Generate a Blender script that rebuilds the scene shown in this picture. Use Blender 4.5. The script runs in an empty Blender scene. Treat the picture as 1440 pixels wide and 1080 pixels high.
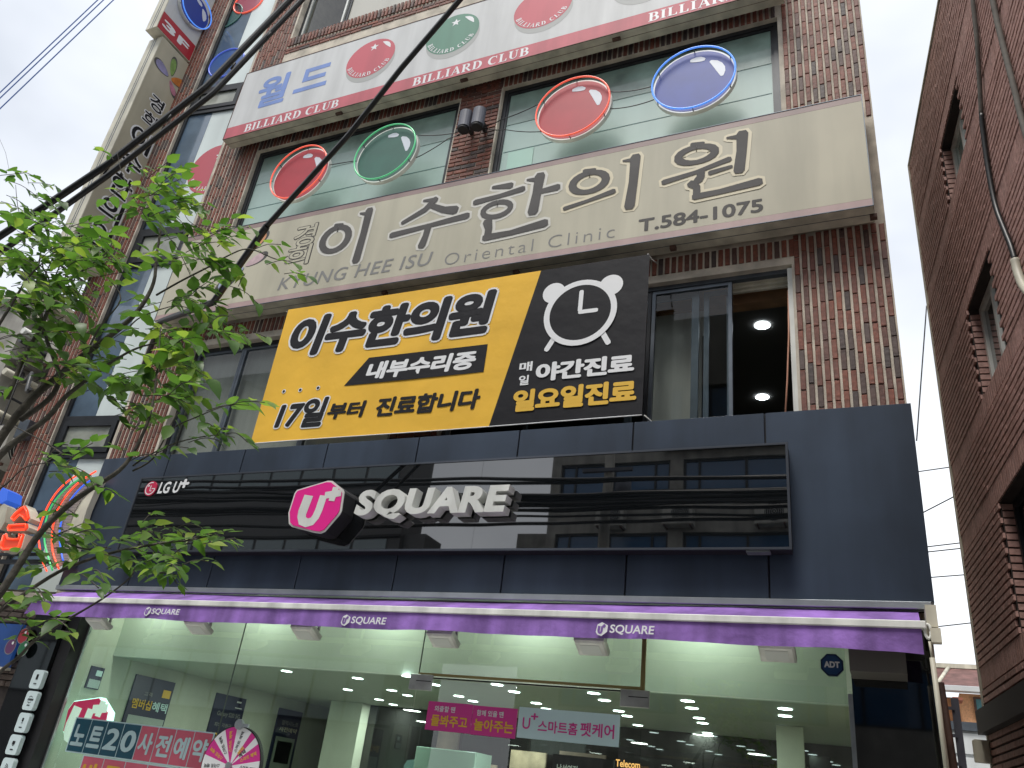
import bpy, bmesh, math, random
from math import radians as R, sin, cos, pi, sqrt, atan2, hypot
from mathutils import Vector, Matrix
random.seed(7)
SC = bpy.context.scene
COL = SC.collection
# ------------------------------------------------------------------ camera
YAW, PITCH, ROLL, FPX = R(-26.848), R(26.882), R(7.463), 1138.18
CZ = 1.6
f_ = Vector((sin(YAW)*cos(PITCH), cos(YAW)*cos(PITCH), sin(PITCH)))
r_ = Vector((cos(YAW), -sin(YAW), 0)); u_ = r_.cross(f_)
r2 = cos(ROLL)*r_ + sin(ROLL)*u_; u2 = -sin(ROLL)*r_ + cos(ROLL)*u_
camd = bpy.data.cameras.new('camera'); cam = bpy.data.objects.new('camera', camd); COL.objects.link(cam)
cam.matrix_world = Matrix(((r2.x, u2.x, -f_.x, 0), (r2.y, u2.y, -f_.y, 0), (r2.z, u2.z, -f_.z, CZ), (0, 0, 0, 1)))
camd.sensor_width = 36; camd.lens = FPX*36/1440; camd.clip_end = 2000; camd.clip_start = 0.05
SC.camera = cam
SC.render.resolution_x, SC.render.resolution_y = 1024, 768
# ------------------------------------------------------------------ world, sun, exposure
W = bpy.data.worlds.new('World'); SC.world = W; W.use_nodes = True
nt = W.node_tree; nt.nodes.clear()
N = nt.nodes.new; L = nt.links.new
out = N('ShaderNodeOutputWorld'); bg = N('ShaderNodeBackground'); bg.inputs[1].default_value = 0.082
sky = N('ShaderNodeTexSky'); sky.sky_type = 'NISHITA'; sky.sun_disc = False
sky.sun_elevation = R(64); sky.sun_rotation = R(28); sky.dust_density = 3; sky.altitude = 50
tc = N('ShaderNodeTexCoord'); no = N('ShaderNodeTexNoise'); no.inputs['Scale'].default_value = 1.6; no.inputs['Detail'].default_value = 5
no.inputs['Roughness'].default_value = .5
mp = N('ShaderNodeMapping'); mp.inputs['Scale'].default_value = (1, 1, 1.6)
cr = N('ShaderNodeValToRGB'); cr.color_ramp.elements[0].position = .36; cr.color_ramp.elements[0].color = (4.9, 5.2, 5.7, 1)
cr.color_ramp.elements[1].position = .66; cr.color_ramp.elements[1].color = (8.5, 8.75, 9.1, 1)
mx = N('ShaderNodeMix'); mx.data_type = 'RGBA'; mx.inputs[0].default_value = .9
L(tc.outputs['Generated'], mp.inputs[0]); L(mp.outputs[0], no.inputs['Vector']); L(no.outputs[0], cr.inputs[0])
L(sky.outputs[0], mx.inputs[6]); L(cr.outputs[0], mx.inputs[7]); L(mx.outputs[2], bg.inputs[0]); L(bg.outputs[0], out.inputs[0])
sl = bpy.data.lights.new('sun', 'SUN'); sl.energy = 1.5; sl.angle = R(20); sl.color = (1, .96, .9)
so = bpy.data.objects.new('sun', sl); COL.objects.link(so)
sd = Vector((-sin(R(12))*cos(R(64)), -cos(R(12))*cos(R(64)), sin(R(64))))   # sun behind thin cloud, high over the street to the left
sky.sun_rotation = R(180+12)
so.rotation_euler = (-sd).to_track_quat('-Z', 'Y').to_euler()
SC.view_settings.view_transform = 'Standard'; SC.view_settings.look = 'None'
SC.view_settings.exposure = 1.0; SC.view_settings.gamma = 1
SC.cycles.max_bounces = 8; SC.cycles.transparent_max_bounces = 12
SC.cycles.sample_clamp_indirect = 4

# ------------------------------------------------------------------ geometry of sight: turns a pixel of the photo into a point of a real plane
def ray(px, py):
    a, b = (px-720)/FPX, -(py-540)/FPX
    return r2*a + u2*b + f_
class Fr:
    """frame of a vertical surface: u along it to the viewer's right, w into it, v up"""
    def __init__(s, O=(0, 0, 0), ang=0):
        s.O = Vector(O); s.ang = ang
        s.u = Vector((cos(ang), sin(ang), 0)); s.w = Vector((-sin(ang), cos(ang), 0)); s.v = Vector((0, 0, 1))
    def loc(s, px, py, w=0):
        d = ray(px, py); c = Vector((0, 0, CZ))
        t = (w - (c-s.O).dot(s.w))/d.dot(s.w); p = c + d*t - s.O
        return p.dot(s.u), p.z
    def world(s, u, w, v): return s.O + s.u*u + s.w*w + s.v*v
F0 = Fr()
def at(px, py, Y): return F0.loc(px, py, Y)
def atz(px, py, z):
    d = ray(px, py); t = (z-CZ)/d.z; return Vector((d.x*t, d.y*t, z))
def atw(px, py, Y):
    u, v = at(px, py, Y); return Vector((u, Y, v))

class MB:
    def __init__(s): s.v = []; s.f = []; s.m = []; s.s = []
    def add(s, vs, fs, m=0, smooth=False):
        b = len(s.v); s.v += [tuple(p) for p in vs]
        for f in fs: s.f.append(tuple(i+b for i in f)); s.m.append(m); s.s.append(smooth)
        return s
    def box(s, u0, u1, w0, w1, v0, v1, m=0):
        if u0 > u1: u0, u1 = u1, u0
        if w0 > w1: w0, w1 = w1, w0
        if v0 > v1: v0, v1 = v1, v0
        return s.add([(u0,w0,v0),(u1,w0,v0),(u1,w1,v0),(u0,w1,v0),(u0,w0,v1),(u1,w0,v1),(u1,w1,v1),(u0,w1,v1)],
              [(0,1,5,4),(1,2,6,5),(2,3,7,6),(3,0,4,7),(4,5,6,7),(3,2,1,0)], m)
    def cbox(s, u0, u1, w0, w1, v0, v1, c=.004, m=0):      # front edges chamfered (front = w0)
        return s.add([(u0,w1,v0),(u1,w1,v0),(u1,w1,v1),(u0,w1,v1),(u0,w0+c,v0),(u1,w0+c,v0),(u1,w0+c,v1),(u0,w0+c,v1),
                      (u0+c,w0,v0+c),(u1-c,w0,v0+c),(u1-c,w0,v1-c),(u0+c,w0,v1-c)],
              [(3,2,1,0),(0,1,5,4),(1,2,6,5),(2,3,7,6),(3,0,4,7),(4,5,9,8),(5,6,10,9),(6,7,11,10),(7,4,8,11),(8,9,10,11)], m)
    def poly(s, pts, w0, w1=None, m=0):
        """flat outline in (u,v) at depth w0, thickness to w1"""
        n = len(pts); area = sum(pts[i][0]*pts[(i+1)%n][1]-pts[(i+1)%n][0]*pts[i][1] for i in range(n))
        if area < 0: pts = pts[::-1]
        if w1 is None: return s.add([(a, w0, b) for a, b in pts], [tuple(range(n))], m)
        return s.add([(a, w0, b) for a, b in pts]+[(a, w1, b) for a, b in pts],
                     [tuple(range(n)), tuple(range(2*n-1, n-1, -1))]+[(i+n, (i+1)%n+n, (i+1)%n, i) for i in range(n)], m)
    def disc(s, cu, cv, w0, ru, rv=None, w1=None, n=40, m=0):
        rv = rv or ru
        return s.poly([(cu+ru*cos(2*pi*i/n), cv+rv*sin(2*pi*i/n)) for i in range(n)], w0, w1, m)
    def tube(s, pts, r, n=6, m=0, cap=True):
        pts = [Vector(p) for p in pts]; k = len(pts); rs = r if isinstance(r, (list, tuple)) else [r]*k
        b = len(s.v); prev = None
        for i, p in enumerate(pts):
            t = (pts[min(i+1, k-1)]-pts[max(i-1, 0)]).normalized()
            a = prev if prev is not None else (Vector((0, 0, 1)) if abs(t.z) < .9 else Vector((1, 0, 0)))
            x = (a - t*a.dot(t)).normalized(); y = t.cross(x); prev = x
            for j in range(n):
                q = p + (x*cos(2*pi*j/n)+y*sin(2*pi*j/n))*rs[i]; s.v.append(tuple(q))
        for i in range(k-1):
            for j in range(n):
                s.f.append((b+i*n+j, b+i*n+(j+1)%n, b+(i+1)*n+(j+1)%n, b+(i+1)*n+j)); s.m.append(m); s.s.append(True)
        if cap:
            s.f.append(tuple(b+j for j in range(n-1, -1, -1))); s.m.append(m); s.s.append(False)
            s.f.append(tuple(b+(k-1)*n+j for j in range(n))); s.m.append(m); s.s.append(False)
        return s
    def ring(s, cu, cv, w, r, t, n=40, m=0, a0=0, a1=2*pi):
        full = abs(a1-a0-2*pi) < 1e-6
        pts = [(cu+r*cos(a0+(a1-a0)*i/n), w, cv+r*sin(a0+(a1-a0)*i/n)) for i in range(n+1)]
        return s.tube(pts, t, 6, m, not full)
    def annulus(s, cu, cv, w, r0, r1, n=48, m=0, a0=0, a1=2*pi):
        b = len(s.v)
        for i in range(n+1):
            a = a0+(a1-a0)*i/n
            s.v += [(cu+r0*cos(a), w, cv+r0*sin(a)), (cu+r1*cos(a), w, cv+r1*sin(a))]
        for i in range(n):
            s.f.append((b+2*i, b+2*i+2, b+2*i+3, b+2*i+1)); s.m.append(m); s.s.append(False)
        return s
    def stroke(s, pts, wd, w, m=0, cap=True):
        """flat ribbon in (u,v) with a width per point"""
        k = len(pts); wd = wd if isinstance(wd, (list, tuple)) else [wd]*k
        if hypot(pts[0][0]-pts[-1][0], pts[0][1]-pts[-1][1]) < 1e-4: cap = False
        A, B = [], []
        for i in range(k):
            p = Vector(pts[i]); a = Vector(pts[max(i-1, 0)]); c = Vector(pts[min(i+1, k-1)])
            t = (c-a).normalized(); nn = Vector((-t.y, t.x)); h = wd[i]/2
            if cap and i == 0: A.append(p-t*h*.7+nn*h*.6); B.append(p-t*h*.7-nn*h*.6)
            A.append(p+nn*h); B.append(p-nn*h)
            if cap and i == k-1: A.append(p+t*h*.7+nn*h*.6); B.append(p+t*h*.7-nn*h*.6)
        n = len(A); b = len(s.v)
        s.v += [(q.x, w, q.y) for q in A]+[(q.x, w, q.y) for q in B]
        for i in range(n-1): s.f.append((b+n+i, b+n+i+1, b+i+1, b+i)); s.m.append(m); s.s.append(False)
        return s
    def mesh(s, name, mats, O=(0, 0, 0), fn=None):
        me = bpy.data.meshes.new(name)
        o = Vector(O)
        me.from_pydata([tuple(Vector(fn(p) if fn else p)-o) for p in s.v], [], s.f)
        for m in (mats if isinstance(mats, (list, tuple)) else [mats]): me.materials.append(m)
        for p, mi, sm in zip(me.polygons, s.m, s.s): p.material_index = mi; p.use_smooth = sm
        me.update(); return me
def grid_wall(mb, u0, u1, v0, v1, w0, w1, holes=(), m=0):
    us = sorted({u0, u1}|{x for h in holes for x in h[:2] if u0 < x < u1}); vs = sorted({v0, v1}|{x for h in holes for x in h[2:] if v0 < x < v1})
    for a, b in zip(us, us[1:]):
        for c, d in zip(vs, vs[1:]):
            x, y = (a+b)/2, (c+d)/2
            if not any(h[0] < x < h[1] and h[2] < y < h[3] for h in holes): mb.box(a, b, w0, w1, c, d, m)

class Thing:
    """an Empty at the thing's base; parts are written in the frame's own metres (u,w,v)"""
    def __init__(s, name, label, cat, fr=F0, O=(0, 0, 0), group=None):
        s.fr, s.O = fr, Vector(O)
        o = s.o = bpy.data.objects.new(name, None); COL.objects.link(o); o.empty_display_size = .1
        o.location = fr.world(*O); o.rotation_euler = (0, 0, fr.ang)
        o['label'] = label; o['category'] = cat
        if group: o['group'] = group
    def part(s, name, mb, mats, parent=None, label=None, kind=None):
        me = mb if isinstance(mb, bpy.types.Mesh) else mb.mesh(name, mats, s.O)
        o = bpy.data.objects.new(name, me); COL.objects.link(o); o.parent = parent or s.o
        if label: o['label'] = label
        if kind: o['kind'] = kind
        return o
def single(name, mb, mats, label, cat, fr=F0, group=None, kind=None):
    n = len(mb.v); lo = Vector([min(p[i] for p in mb.v) for i in range(3)]); hi = Vector([max(p[i] for p in mb.v) for i in range(3)])
    O = ((lo.x+hi.x)/2, (lo.y+hi.y)/2, lo.z)
    o = bpy.data.objects.new(name, mb.mesh(name, mats, O)); COL.objects.link(o)
    o.location = fr.world(*O); o.rotation_euler = (0, 0, fr.ang)
    if kind: o['kind'] = kind
    else: o['label'] = label; o['category'] = cat
    if group: o['group'] = group
    return o
# ------------------------------------------------------------------ materials
def mat(name, col, rough=.6, metal=0, noise=None, bump=None, emit=None, ior=None, streak=None, coat=0, spec=None, trans=0, alpha=None, ramp=None):
    m = bpy.data.materials.new(name); m.use_nodes = True; t = m.node_tree; b = t.nodes['Principled BSDF']
    b.inputs['Base Color'].default_value = (*col, 1); b.inputs['Roughness'].default_value = rough; b.inputs['Metallic'].default_value = metal
    if ior: b.inputs['IOR'].default_value = ior
    if spec is not None: b.inputs['Specular IOR Level'].default_value = spec
    if coat: b.inputs['Coat Weight'].default_value = coat; b.inputs['Coat Roughness'].default_value = .03
    if emit: b.inputs['Emission Color'].default_value = (*emit[0], 1); b.inputs['Emission Strength'].default_value = emit[1]
    src = None
    co = t.nodes.new('ShaderNodeTexCoord')
    def layer(src, scale, vec3, amt, lo, hi, detail=5):
        mpn = t.nodes.new('ShaderNodeMapping'); mpn.inputs['Scale'].default_value = vec3
        t.links.new(co.outputs['Object'], mpn.inputs[0])
        nn = t.nodes.new('ShaderNodeTexNoise'); nn.inputs['Scale'].default_value = scale; nn.inputs['Detail'].default_value = detail
        t.links.new(mpn.outputs[0], nn.inputs['Vector'])
        mr = t.nodes.new('ShaderNodeMapRange'); mr.inputs[1].default_value = lo; mr.inputs[2].default_value = hi
        mr.inputs[3].default_value = 1-amt; mr.inputs[4].default_value = 1+amt*.25
        t.links.new(nn.outputs[0], mr.inputs[0])
        mm = t.nodes.new('ShaderNodeMix'); mm.data_type = 'RGBA'; mm.blend_type = 'MULTIPLY'; mm.inputs[0].default_value = 1
        if src: t.links.new(src, mm.inputs[6])
        else: mm.inputs[6].default_value = (*col, 1)
        t.links.new(mr.outputs[0], mm.inputs[7]); return mm.outputs[2]
    if noise: src = layer(src, noise[0], (1, 1, 1), noise[1], .3, .65)
    if streak: src = layer(src, streak[0], (1, 1, .12), streak[1], .3, .6)
    if src: t.links.new(src, b.inputs['Base Color'])
    if bump:
        nn = t.nodes.new('ShaderNodeTexNoise'); nn.inputs['Scale'].default_value = bump[0]; nn.inputs['Detail'].default_value = 4
        t.links.new(co.outputs['Object'], nn.inputs['Vector'])
        bp = t.nodes.new('ShaderNodeBump'); bp.inputs['Strength'].default_value = bump[1]; bp.inputs['Distance'].default_value = bump[2] if len(bump) > 2 else .01
        t.links.new(nn.outputs[0], bp.inputs['Height']); t.links.new(bp.outputs[0], b.inputs['Normal'])
    return m
def brick_mat(name, cols, mott=.35):
    m = bpy.data.materials.new(name); m.use_nodes = True; t = m.node_tree; b = t.nodes['Principled BSDF']; b.inputs['Roughness'].default_value = .62
    oi = t.nodes.new('ShaderNodeObjectInfo'); ge = t.nodes.new('ShaderNodeNewGeometry')
    ad = t.nodes.new('ShaderNodeMath'); ad.operation = 'ADD'; fr = t.nodes.new('ShaderNodeMath'); fr.operation = 'FRACT'
    t.links.new(oi.outputs['Random'], ad.inputs[0]); t.links.new(ge.outputs['Random Per Island'], ad.inputs[1]); t.links.new(ad.outputs[0], fr.inputs[0])
    cr = t.nodes.new('ShaderNodeValToRGB'); cr.color_ramp.interpolation = 'LINEAR'; el = cr.color_ramp.elements
    while len(el) > 1: el.remove(el[0])
    el[0].position = 0; el[0].color = (*cols[0][1], 1)
    for p, c in cols[1:]: e = el.new(p); e.color = (*c, 1)
    t.links.new(fr.outputs[0], cr.inputs[0])
    co = t.nodes.new('ShaderNodeTexCoord'); nn = t.nodes.new('ShaderNodeTexNoise'); nn.inputs['Scale'].default_value = 28; nn.inputs['Detail'].default_value = 6
    nn.noise_dimensions = '4D'; t.links.new(fr.outputs[0], nn.inputs['W']); t.links.new(co.outputs['Object'], nn.inputs['Vector'])
    mr = t.nodes.new('ShaderNodeMapRange'); mr.inputs[1].default_value = .3; mr.inputs[2].default_value = .7; mr.inputs[3].default_value = 1-mott; mr.inputs[4].default_value = 1+mott
    t.links.new(nn.outputs[0], mr.inputs[0]); mm = t.nodes.new('ShaderNodeMix'); mm.data_type = 'RGBA'; mm.blend_type = 'MULTIPLY'; mm.inputs[0].default_value = 1
    t.links.new(cr.outputs[0], mm.inputs[6]); t.links.new(mr.outputs[0], mm.inputs[7]); t.links.new(mm.outputs[2], b.inputs['Base Color'])
    bp = t.nodes.new('ShaderNodeBump'); bp.inputs['Strength'].default_value = .7; bp.inputs['Distance'].default_value = .008
    t.links.new(nn.outputs[0], bp.inputs['Height']); t.links.new(bp.outputs[0], b.inputs['Normal'])
    return m
M_brick = brick_mat('brick_red', [(0, (.21, .068, .042)), (.3, (.18, .06, .038)), (.64, (.145, .052, .036)), (.76, (.115, .052, .04)), (.86, (.08, .05, .044)), (.97, (.062, .046, .044)), (1, (.27, .08, .045))])
M_brick2 = brick_mat('brick_brown', [(0, (.43, .25, .215)), (.4, (.38, .225, .195)), (.75, (.34, .19, .16)), (1, (.42, .25, .22))], .25)
M_obrick = brick_mat('brick_orange', [(0, (.60, .30, .14)), (.5, (.54, .27, .13)), (1, (.66, .34, .17))], .2)
M_mortar = mat('mortar', (.60, .545, .455), .9, noise=(4, .45), bump=(60, .4))
M_mortar_d = mat('mortar_dark', (.035, .027, .025), .9, noise=(9, .35))
M_conc = mat('concrete', (.34, .33, .30), .85, noise=(2.5, .3), streak=(3, .3), bump=(40, .2))
M_alu = mat('anodised_frame', (.028, .031, .036), .38, .3, noise=(8, .25))
M_aluL = mat('grey_aluminium_frame', (.12, .14, .165), .4, .6, noise=(8, .2))
M_silver = mat('silver_trim', (.42, .45, .47), .35, .7, noise=(5, .2))
M_cream_metal = mat('cream_painted_metal', (.60, .57, .46), .5, noise=(3, .25), streak=(4, .35))
M_white_metal = mat('white_painted_metal', (.74, .75, .71), .45, noise=(3, .2), streak=(5, .3))
M_black = mat('black_matt', (.012, .012, .014), .6)
M_rubber = mat('cable_rubber', (.010, .011, .012), .42, noise=(20, .3))
M_dust = mat('dusty_cable', (.13, .12, .105), .8, noise=(15, .3))
M_blue_cable = mat('blue_cable', (.045, .11, .33), .5)
M_fascia = mat('fascia_panel', (.044, .062, .094), .36, .25, noise=(1.2, .3), streak=(2.5, .36), bump=(1.6, .10, .02))
M_gap = mat('joint_black', (.006, .006, .008), .7)
M_gloss = mat('gloss_black_panel', (.004, .005, .006), .015, ior=2.25)
M_white = mat('white_print', (.72, .73, .74), .5)
M_whiteL = mat('white_letter_acrylic', (.66, .67, .64), .3, noise=(4, .12), streak=(6, .18))
M_magenta = mat('magenta_acrylic', (.78, .025, .27), .22, coat=.3)
M_lgred = mat('logo_red', (.50, .02, .07), .3)
M_purple = mat('purple_canvas', (.27, .14, .47), .85, noise=(2.5, .34), streak=(5, .42), bump=(5, .6, .04))
M_yellow = mat('banner_yellow', (.80, .47, .05), .6, noise=(1.5, .14), bump=(2.2, .45, .035), spec=.25)
M_ink = mat('banner_black', (.011, .011, .014), .6, bump=(2.2, .45, .035), spec=.2)
M_yel2 = mat('yellow_print', (.70, .42, .035), .6)
M_sbwhite = mat('sign_white_vinyl', (.56, .57, .57), .6, noise=(1.0, .08), streak=(4, .16))
M_sbred = mat('sign_red_band', (.50, .10, .13), .6, noise=(1.5, .15), streak=(4, .2))
M_sbcream = mat('sign_cream_vinyl', (.465, .44, .34), .6, noise=(.8, .12), streak=(3, .16))
M_sbborder = mat('sign_mauve_border', (.27, .19, .18), .5, streak=(3, .2))
M_sidegrey = mat('disc_side_grey', (.36, .37, .36), .6)
M_grey_ink = mat('grey_print', (.092, .088, .086), .6, noise=(3, .2), spec=.2)
M_lt_ink = mat('pale_outline_print', (.62, .56, .40), .5)
M_ltgrey = mat('light_grey_print', (.23, .23, .225), .6, spec=.2)
M_blueink = mat('pale_blue_print', (.155, .25, .56), .5, streak=(4, .15))
M_discred = mat('faded_red_print', (.50, .085, .115), .6, streak=(4, .15))
M_discgrn = mat('faded_green_print', (.08, .22, .155), .6, streak=(4, .15))
M_bred = mat('ball_red', (.40, .025, .04), .5, noise=(3, .15))
M_bgrn = mat('ball_green', (.025, .115, .085), .5, noise=(3, .2))
M_bblu = mat('ball_blue', (.012, .045, .30), .5, noise=(3, .2))
def neon(c, s): return mat('neon_tube', c, .3, emit=(c, s))
M_nred = neon((.85, .12, .07), .28); M_ngrn = neon((.10, .55, .24), .15); M_nblu = neon((.08, .26, .85), .38); M_nblu_refl = neon((.08, .14, .6), .2)
M_film = mat('window_film_green', (.37, .51, .47), .42, coat=.22, noise=(1.1, .12), streak=(2.5, .12))
M_filmw = mat('window_film_white', (.64, .72, .71), .4, coat=.25, noise=(1.1, .1), streak=(3, .12))
M_filmb = mat('window_strip_blue', (.10, .15, .21), .12, coat=.8, noise=(2, .4))
M_curtain = mat('roller_blind', (.50, .48, .43), .7, noise=(1, .1), streak=(10, .12))
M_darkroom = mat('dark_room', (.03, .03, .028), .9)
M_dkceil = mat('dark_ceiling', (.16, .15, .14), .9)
M_wood = mat('timber', (.30, .17, .09), .6, noise=(6, .3))
M_wall_in = mat('shop_wall', (.46, .49, .41), .7, noise=(1, .15), streak=(1.5, .15))
M_ceil_in = mat('shop_ceiling', (.33, .37, .30), .6, noise=(.7, .08))
M_bulk = mat('shop_bulkhead', (.50, .56, .49), .7, noise=(.8, .1))
M_floor_in = mat('shop_floor', (.35, .33, .29), .4)
M_lamp = mat('lamp_disc', (1, 1, 1), .5, emit=((.82, .93, 1.0), 7))
M_lampw = mat('lamp_disc_warm', (1, .8, .5), .5, emit=((1.0, .72, .35), 5))
M_navy = mat('poster_navy', (.012, .016, .05), .4)
M_pgreen = mat('poster_green', (.05, .16, .05), .4, noise=(8, .5))
M_teal = mat('sticker_teal', (.012, .085, .13), .4, noise=(3, .2))
M_pink = mat('sticker_pink', (.62, .12, .18), .4, noise=(3, .2))
M_mag2 = mat('sticker_magenta', (.58, .03, .25), .4)
M_palebl = mat('sticker_pale_blue', (.52, .70, .72), .4, noise=(2, .1))
M_brass = mat('brass_channel', (.30, .24, .10), .35, .8)
M_patch = mat('steel_patch', (.42, .42, .40), .3, .8, noise=(6, .3))
M_gold = mat('gold_led', (.6, .5, .25), .5, emit=((1, .85, .45), 1.2))
M_teal_glow = mat('halo_edge', (.5, .9, .8), .5, emit=((.45, .9, .8), 1.3))
M_grey_box = mat('grey_box', (.115, .12, .15), .55, noise=(6, .2))
M_rust = mat('rust_brown', (.11, .055, .04), .7, noise=(8, .5))
M_asphalt = mat('asphalt', (.05, .05, .052), .9, noise=(3, .3), bump=(80, .5))
M_pave = mat('paving', (.42, .41, .39), .85, noise=(3, .25))
M_leafbark = mat('bark', (.085, .075, .06), .85, noise=(25, .5), bump=(60, .6))
M_bluewin = mat('blue_tinted_glass', (.03, .10, .22), .08, ior=1.6)
M_acw = mat('ac_casing', (.46, .45, .41), .5, noise=(3, .25), streak=(5, .3))
M_roof = mat('roof_shingle', (.17, .085, .075), .8, noise=(4, .4), streak=(2, .4))
M_wpaint = mat('white_render', (.58, .60, .60), .7, noise=(1, .1), streak=(2, .15))
def glass_mat(name, tint, ior=1.5, rough=.0, refl=None):
    m = bpy.data.materials.new(name); m.use_nodes = True; t = m.node_tree; t.nodes.clear()
    o = t.nodes.new('ShaderNodeOutputMaterial'); tr = t.nodes.new('ShaderNodeBsdfTransparent'); tr.inputs[0].default_value = (*tint, 1)
    gl = t.nodes.new('ShaderNodeBsdfGlossy'); gl.inputs['Roughness'].default_value = rough
    fz = t.nodes.new('ShaderNodeFresnel'); fz.inputs[0].default_value = ior; mx = t.nodes.new('ShaderNodeMixShader')
    ge = t.nodes.new('ShaderNodeNewGeometry'); iv = t.nodes.new('ShaderNodeMath'); iv.operation = 'SUBTRACT'; iv.inputs[0].default_value = 1; mu = t.nodes.new('ShaderNodeMath'); mu.operation = 'MULTIPLY'
    t.links.new(ge.outputs['Backfacing'], iv.inputs[1]); t.links.new(iv.outputs[0], mu.inputs[0]); t.links.new(fz.outputs[0], mu.inputs[1]); t.links.new(mu.outputs[0], mx.inputs[0]); t.links.new(tr.outputs[0], mx.inputs[1]); t.links.new(gl.outputs[0], mx.inputs[2]); t.links.new(mx.outputs[0], o.inputs[0])
    return m
M_glass = glass_mat('shop_glass', (.86, .92, .87), 2.0)
M_glassd = glass_mat('window_glass', (.84, .87, .87), 1.5)
def leaf_mat():
    m = bpy.data.materials.new('leaf'); m.use_nodes = True; t = m.node_tree; t.nodes.clear()
    o = t.nodes.new('ShaderNodeOutputMaterial'); b = t.nodes.new('ShaderNodeBsdfPrincipled'); tl = t.nodes.new('ShaderNodeBsdfTranslucent')
    oi = t.nodes.new('ShaderNodeObjectInfo'); ge = t.nodes.new('ShaderNodeNewGeometry'); ad = t.nodes.new('ShaderNodeMath'); ad.operation = 'ADD'; fr = t.nodes.new('ShaderNodeMath'); fr.operation = 'FRACT'
    t.links.new(oi.outputs['Random'], ad.inputs[0]); t.links.new(ge.outputs['Random Per Island'], ad.inputs[1]); t.links.new(ad.outputs[0], fr.inputs[0])
    cr = t.nodes.new('ShaderNodeValToRGB'); el = cr.color_ramp.elements
    el[0].position = 0; el[0].color = (.045, .105, .02, 1); el[1].position = 1; el[1].color = (.27, .35, .075, 1)
    e = el.new(.45); e.color = (.08, .165, .036, 1); e = el.new(.8); e.color = (.115, .205, .046, 1)
    t.links.new(fr.outputs[0], cr.inputs[0]); t.links.new(cr.outputs[0], b.inputs['Base Color']); b.inputs['Roughness'].default_value = .42
    g = t.nodes.new('ShaderNodeMix'); g.data_type = 'RGBA'; g.blend_type = 'MULTIPLY'; g.inputs[0].default_value = 1; g.inputs[7].default_value = (1.8, 1.95, 1.0, 1)
    t.links.new(cr.outputs[0], g.inputs[6]); t.links.new(g.outputs[2], tl.inputs[0])
    mx = t.nodes.new('ShaderNodeMixShader'); mx.inputs[0].default_value = .5
    t.links.new(b.outputs[0], mx.inputs[1]); t.links.new(tl.outputs[0], mx.inputs[2]); t.links.new(mx.outputs[0], o.inputs[0])
    return m
M_leaf = leaf_mat()
# ------------------------------------------------------------------ lettering
_tc = {}
def glyphs(body, off=0.0, sp=1.0, ext=0.0):
    k = (body, off, sp, ext)
    if k in _tc: return _tc[k]
    cu = bpy.data.curves.new('lettering', 'FONT'); cu.body = body; cu.offset = off; cu.space_character = sp; cu.extrude = ext; cu.resolution_u = 4
    ob = bpy.data.objects.new('lettering', cu); COL.objects.link(ob)
    dg = bpy.context.evaluated_depsgraph_get(); dg.update(); me = bpy.data.meshes.new_from_object(ob.evaluated_get(dg))
    vs = [tuple(v.co) for v in me.vertices]; fs = [tuple(p.vertices) for p in me.polygons]
    bpy.data.objects.remove(ob); bpy.data.curves.remove(cu); bpy.data.meshes.remove(me)
    _tc[k] = (vs, fs); return _tc[k]
def text(mb, body, box, w, off=0.0, shear=0.0, m=0, sp=1.0, ext=0.0, fn=None):
    """box=(u0,u1,v0,v1); heavier weights are the outline repeated round a small circle, so strokes never break"""
    rad = off if off > .006 else 0
    vs, fs = glyphs(body, 0.0 if rad else off, sp, ext); rv, _ = glyphs(body, 0.0, sp, 0.0)
    def sh(p): return (p[0]+shear*p[1], p[1], p[2])
    rv = [sh(p) for p in rv]; vs = [sh(p) for p in vs]
    x0, x1 = min(p[0] for p in rv), max(p[0] for p in rv); y0, y1 = min(p[1] for p in rv), max(p[1] for p in rv)
    u0, u1, v0, v1 = box; a, b = (u1-u0)/(x1-x0), (v1-v0)/(y1-y0)
    sh_ = [(0, 0)]
    if rad:
        n = 8 if rad < .05 else 12
        sh_ += [(rad*cos(2*pi*i/n), rad*sin(2*pi*i/n)) for i in range(n)]
        if rad > .05: sh_ += [(rad*.55*cos(2*pi*i/8+.3), rad*.55*sin(2*pi*i/8+.3)) for i in range(8)]
    for j, (dx, dy) in enumerate(sh_):
        P = [(u0+(p[0]+dx-x0)*a, w-p[2]-.00009*j, v0+(p[1]+dy-y0)*b) for p in vs]
        if fn: P = [fn(p) for p in P]
        mb.add(P, fs, m)
    return mb
def bx(fr, w, Lp, Rp, Bp, Tp):
    return (fr.loc(*Lp, w)[0], fr.loc(*Rp, w)[0], fr.loc(*Bp, w)[1], fr.loc(*Tp, w)[1])
def arc(cx, cy, rx, ry, a0, a1, n=8): return [(cx+rx*cos(R(a0+(a1-a0)*i/n)), cy+ry*sin(R(a0+(a1-a0)*i/n))) for i in range(n+1)]
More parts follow.
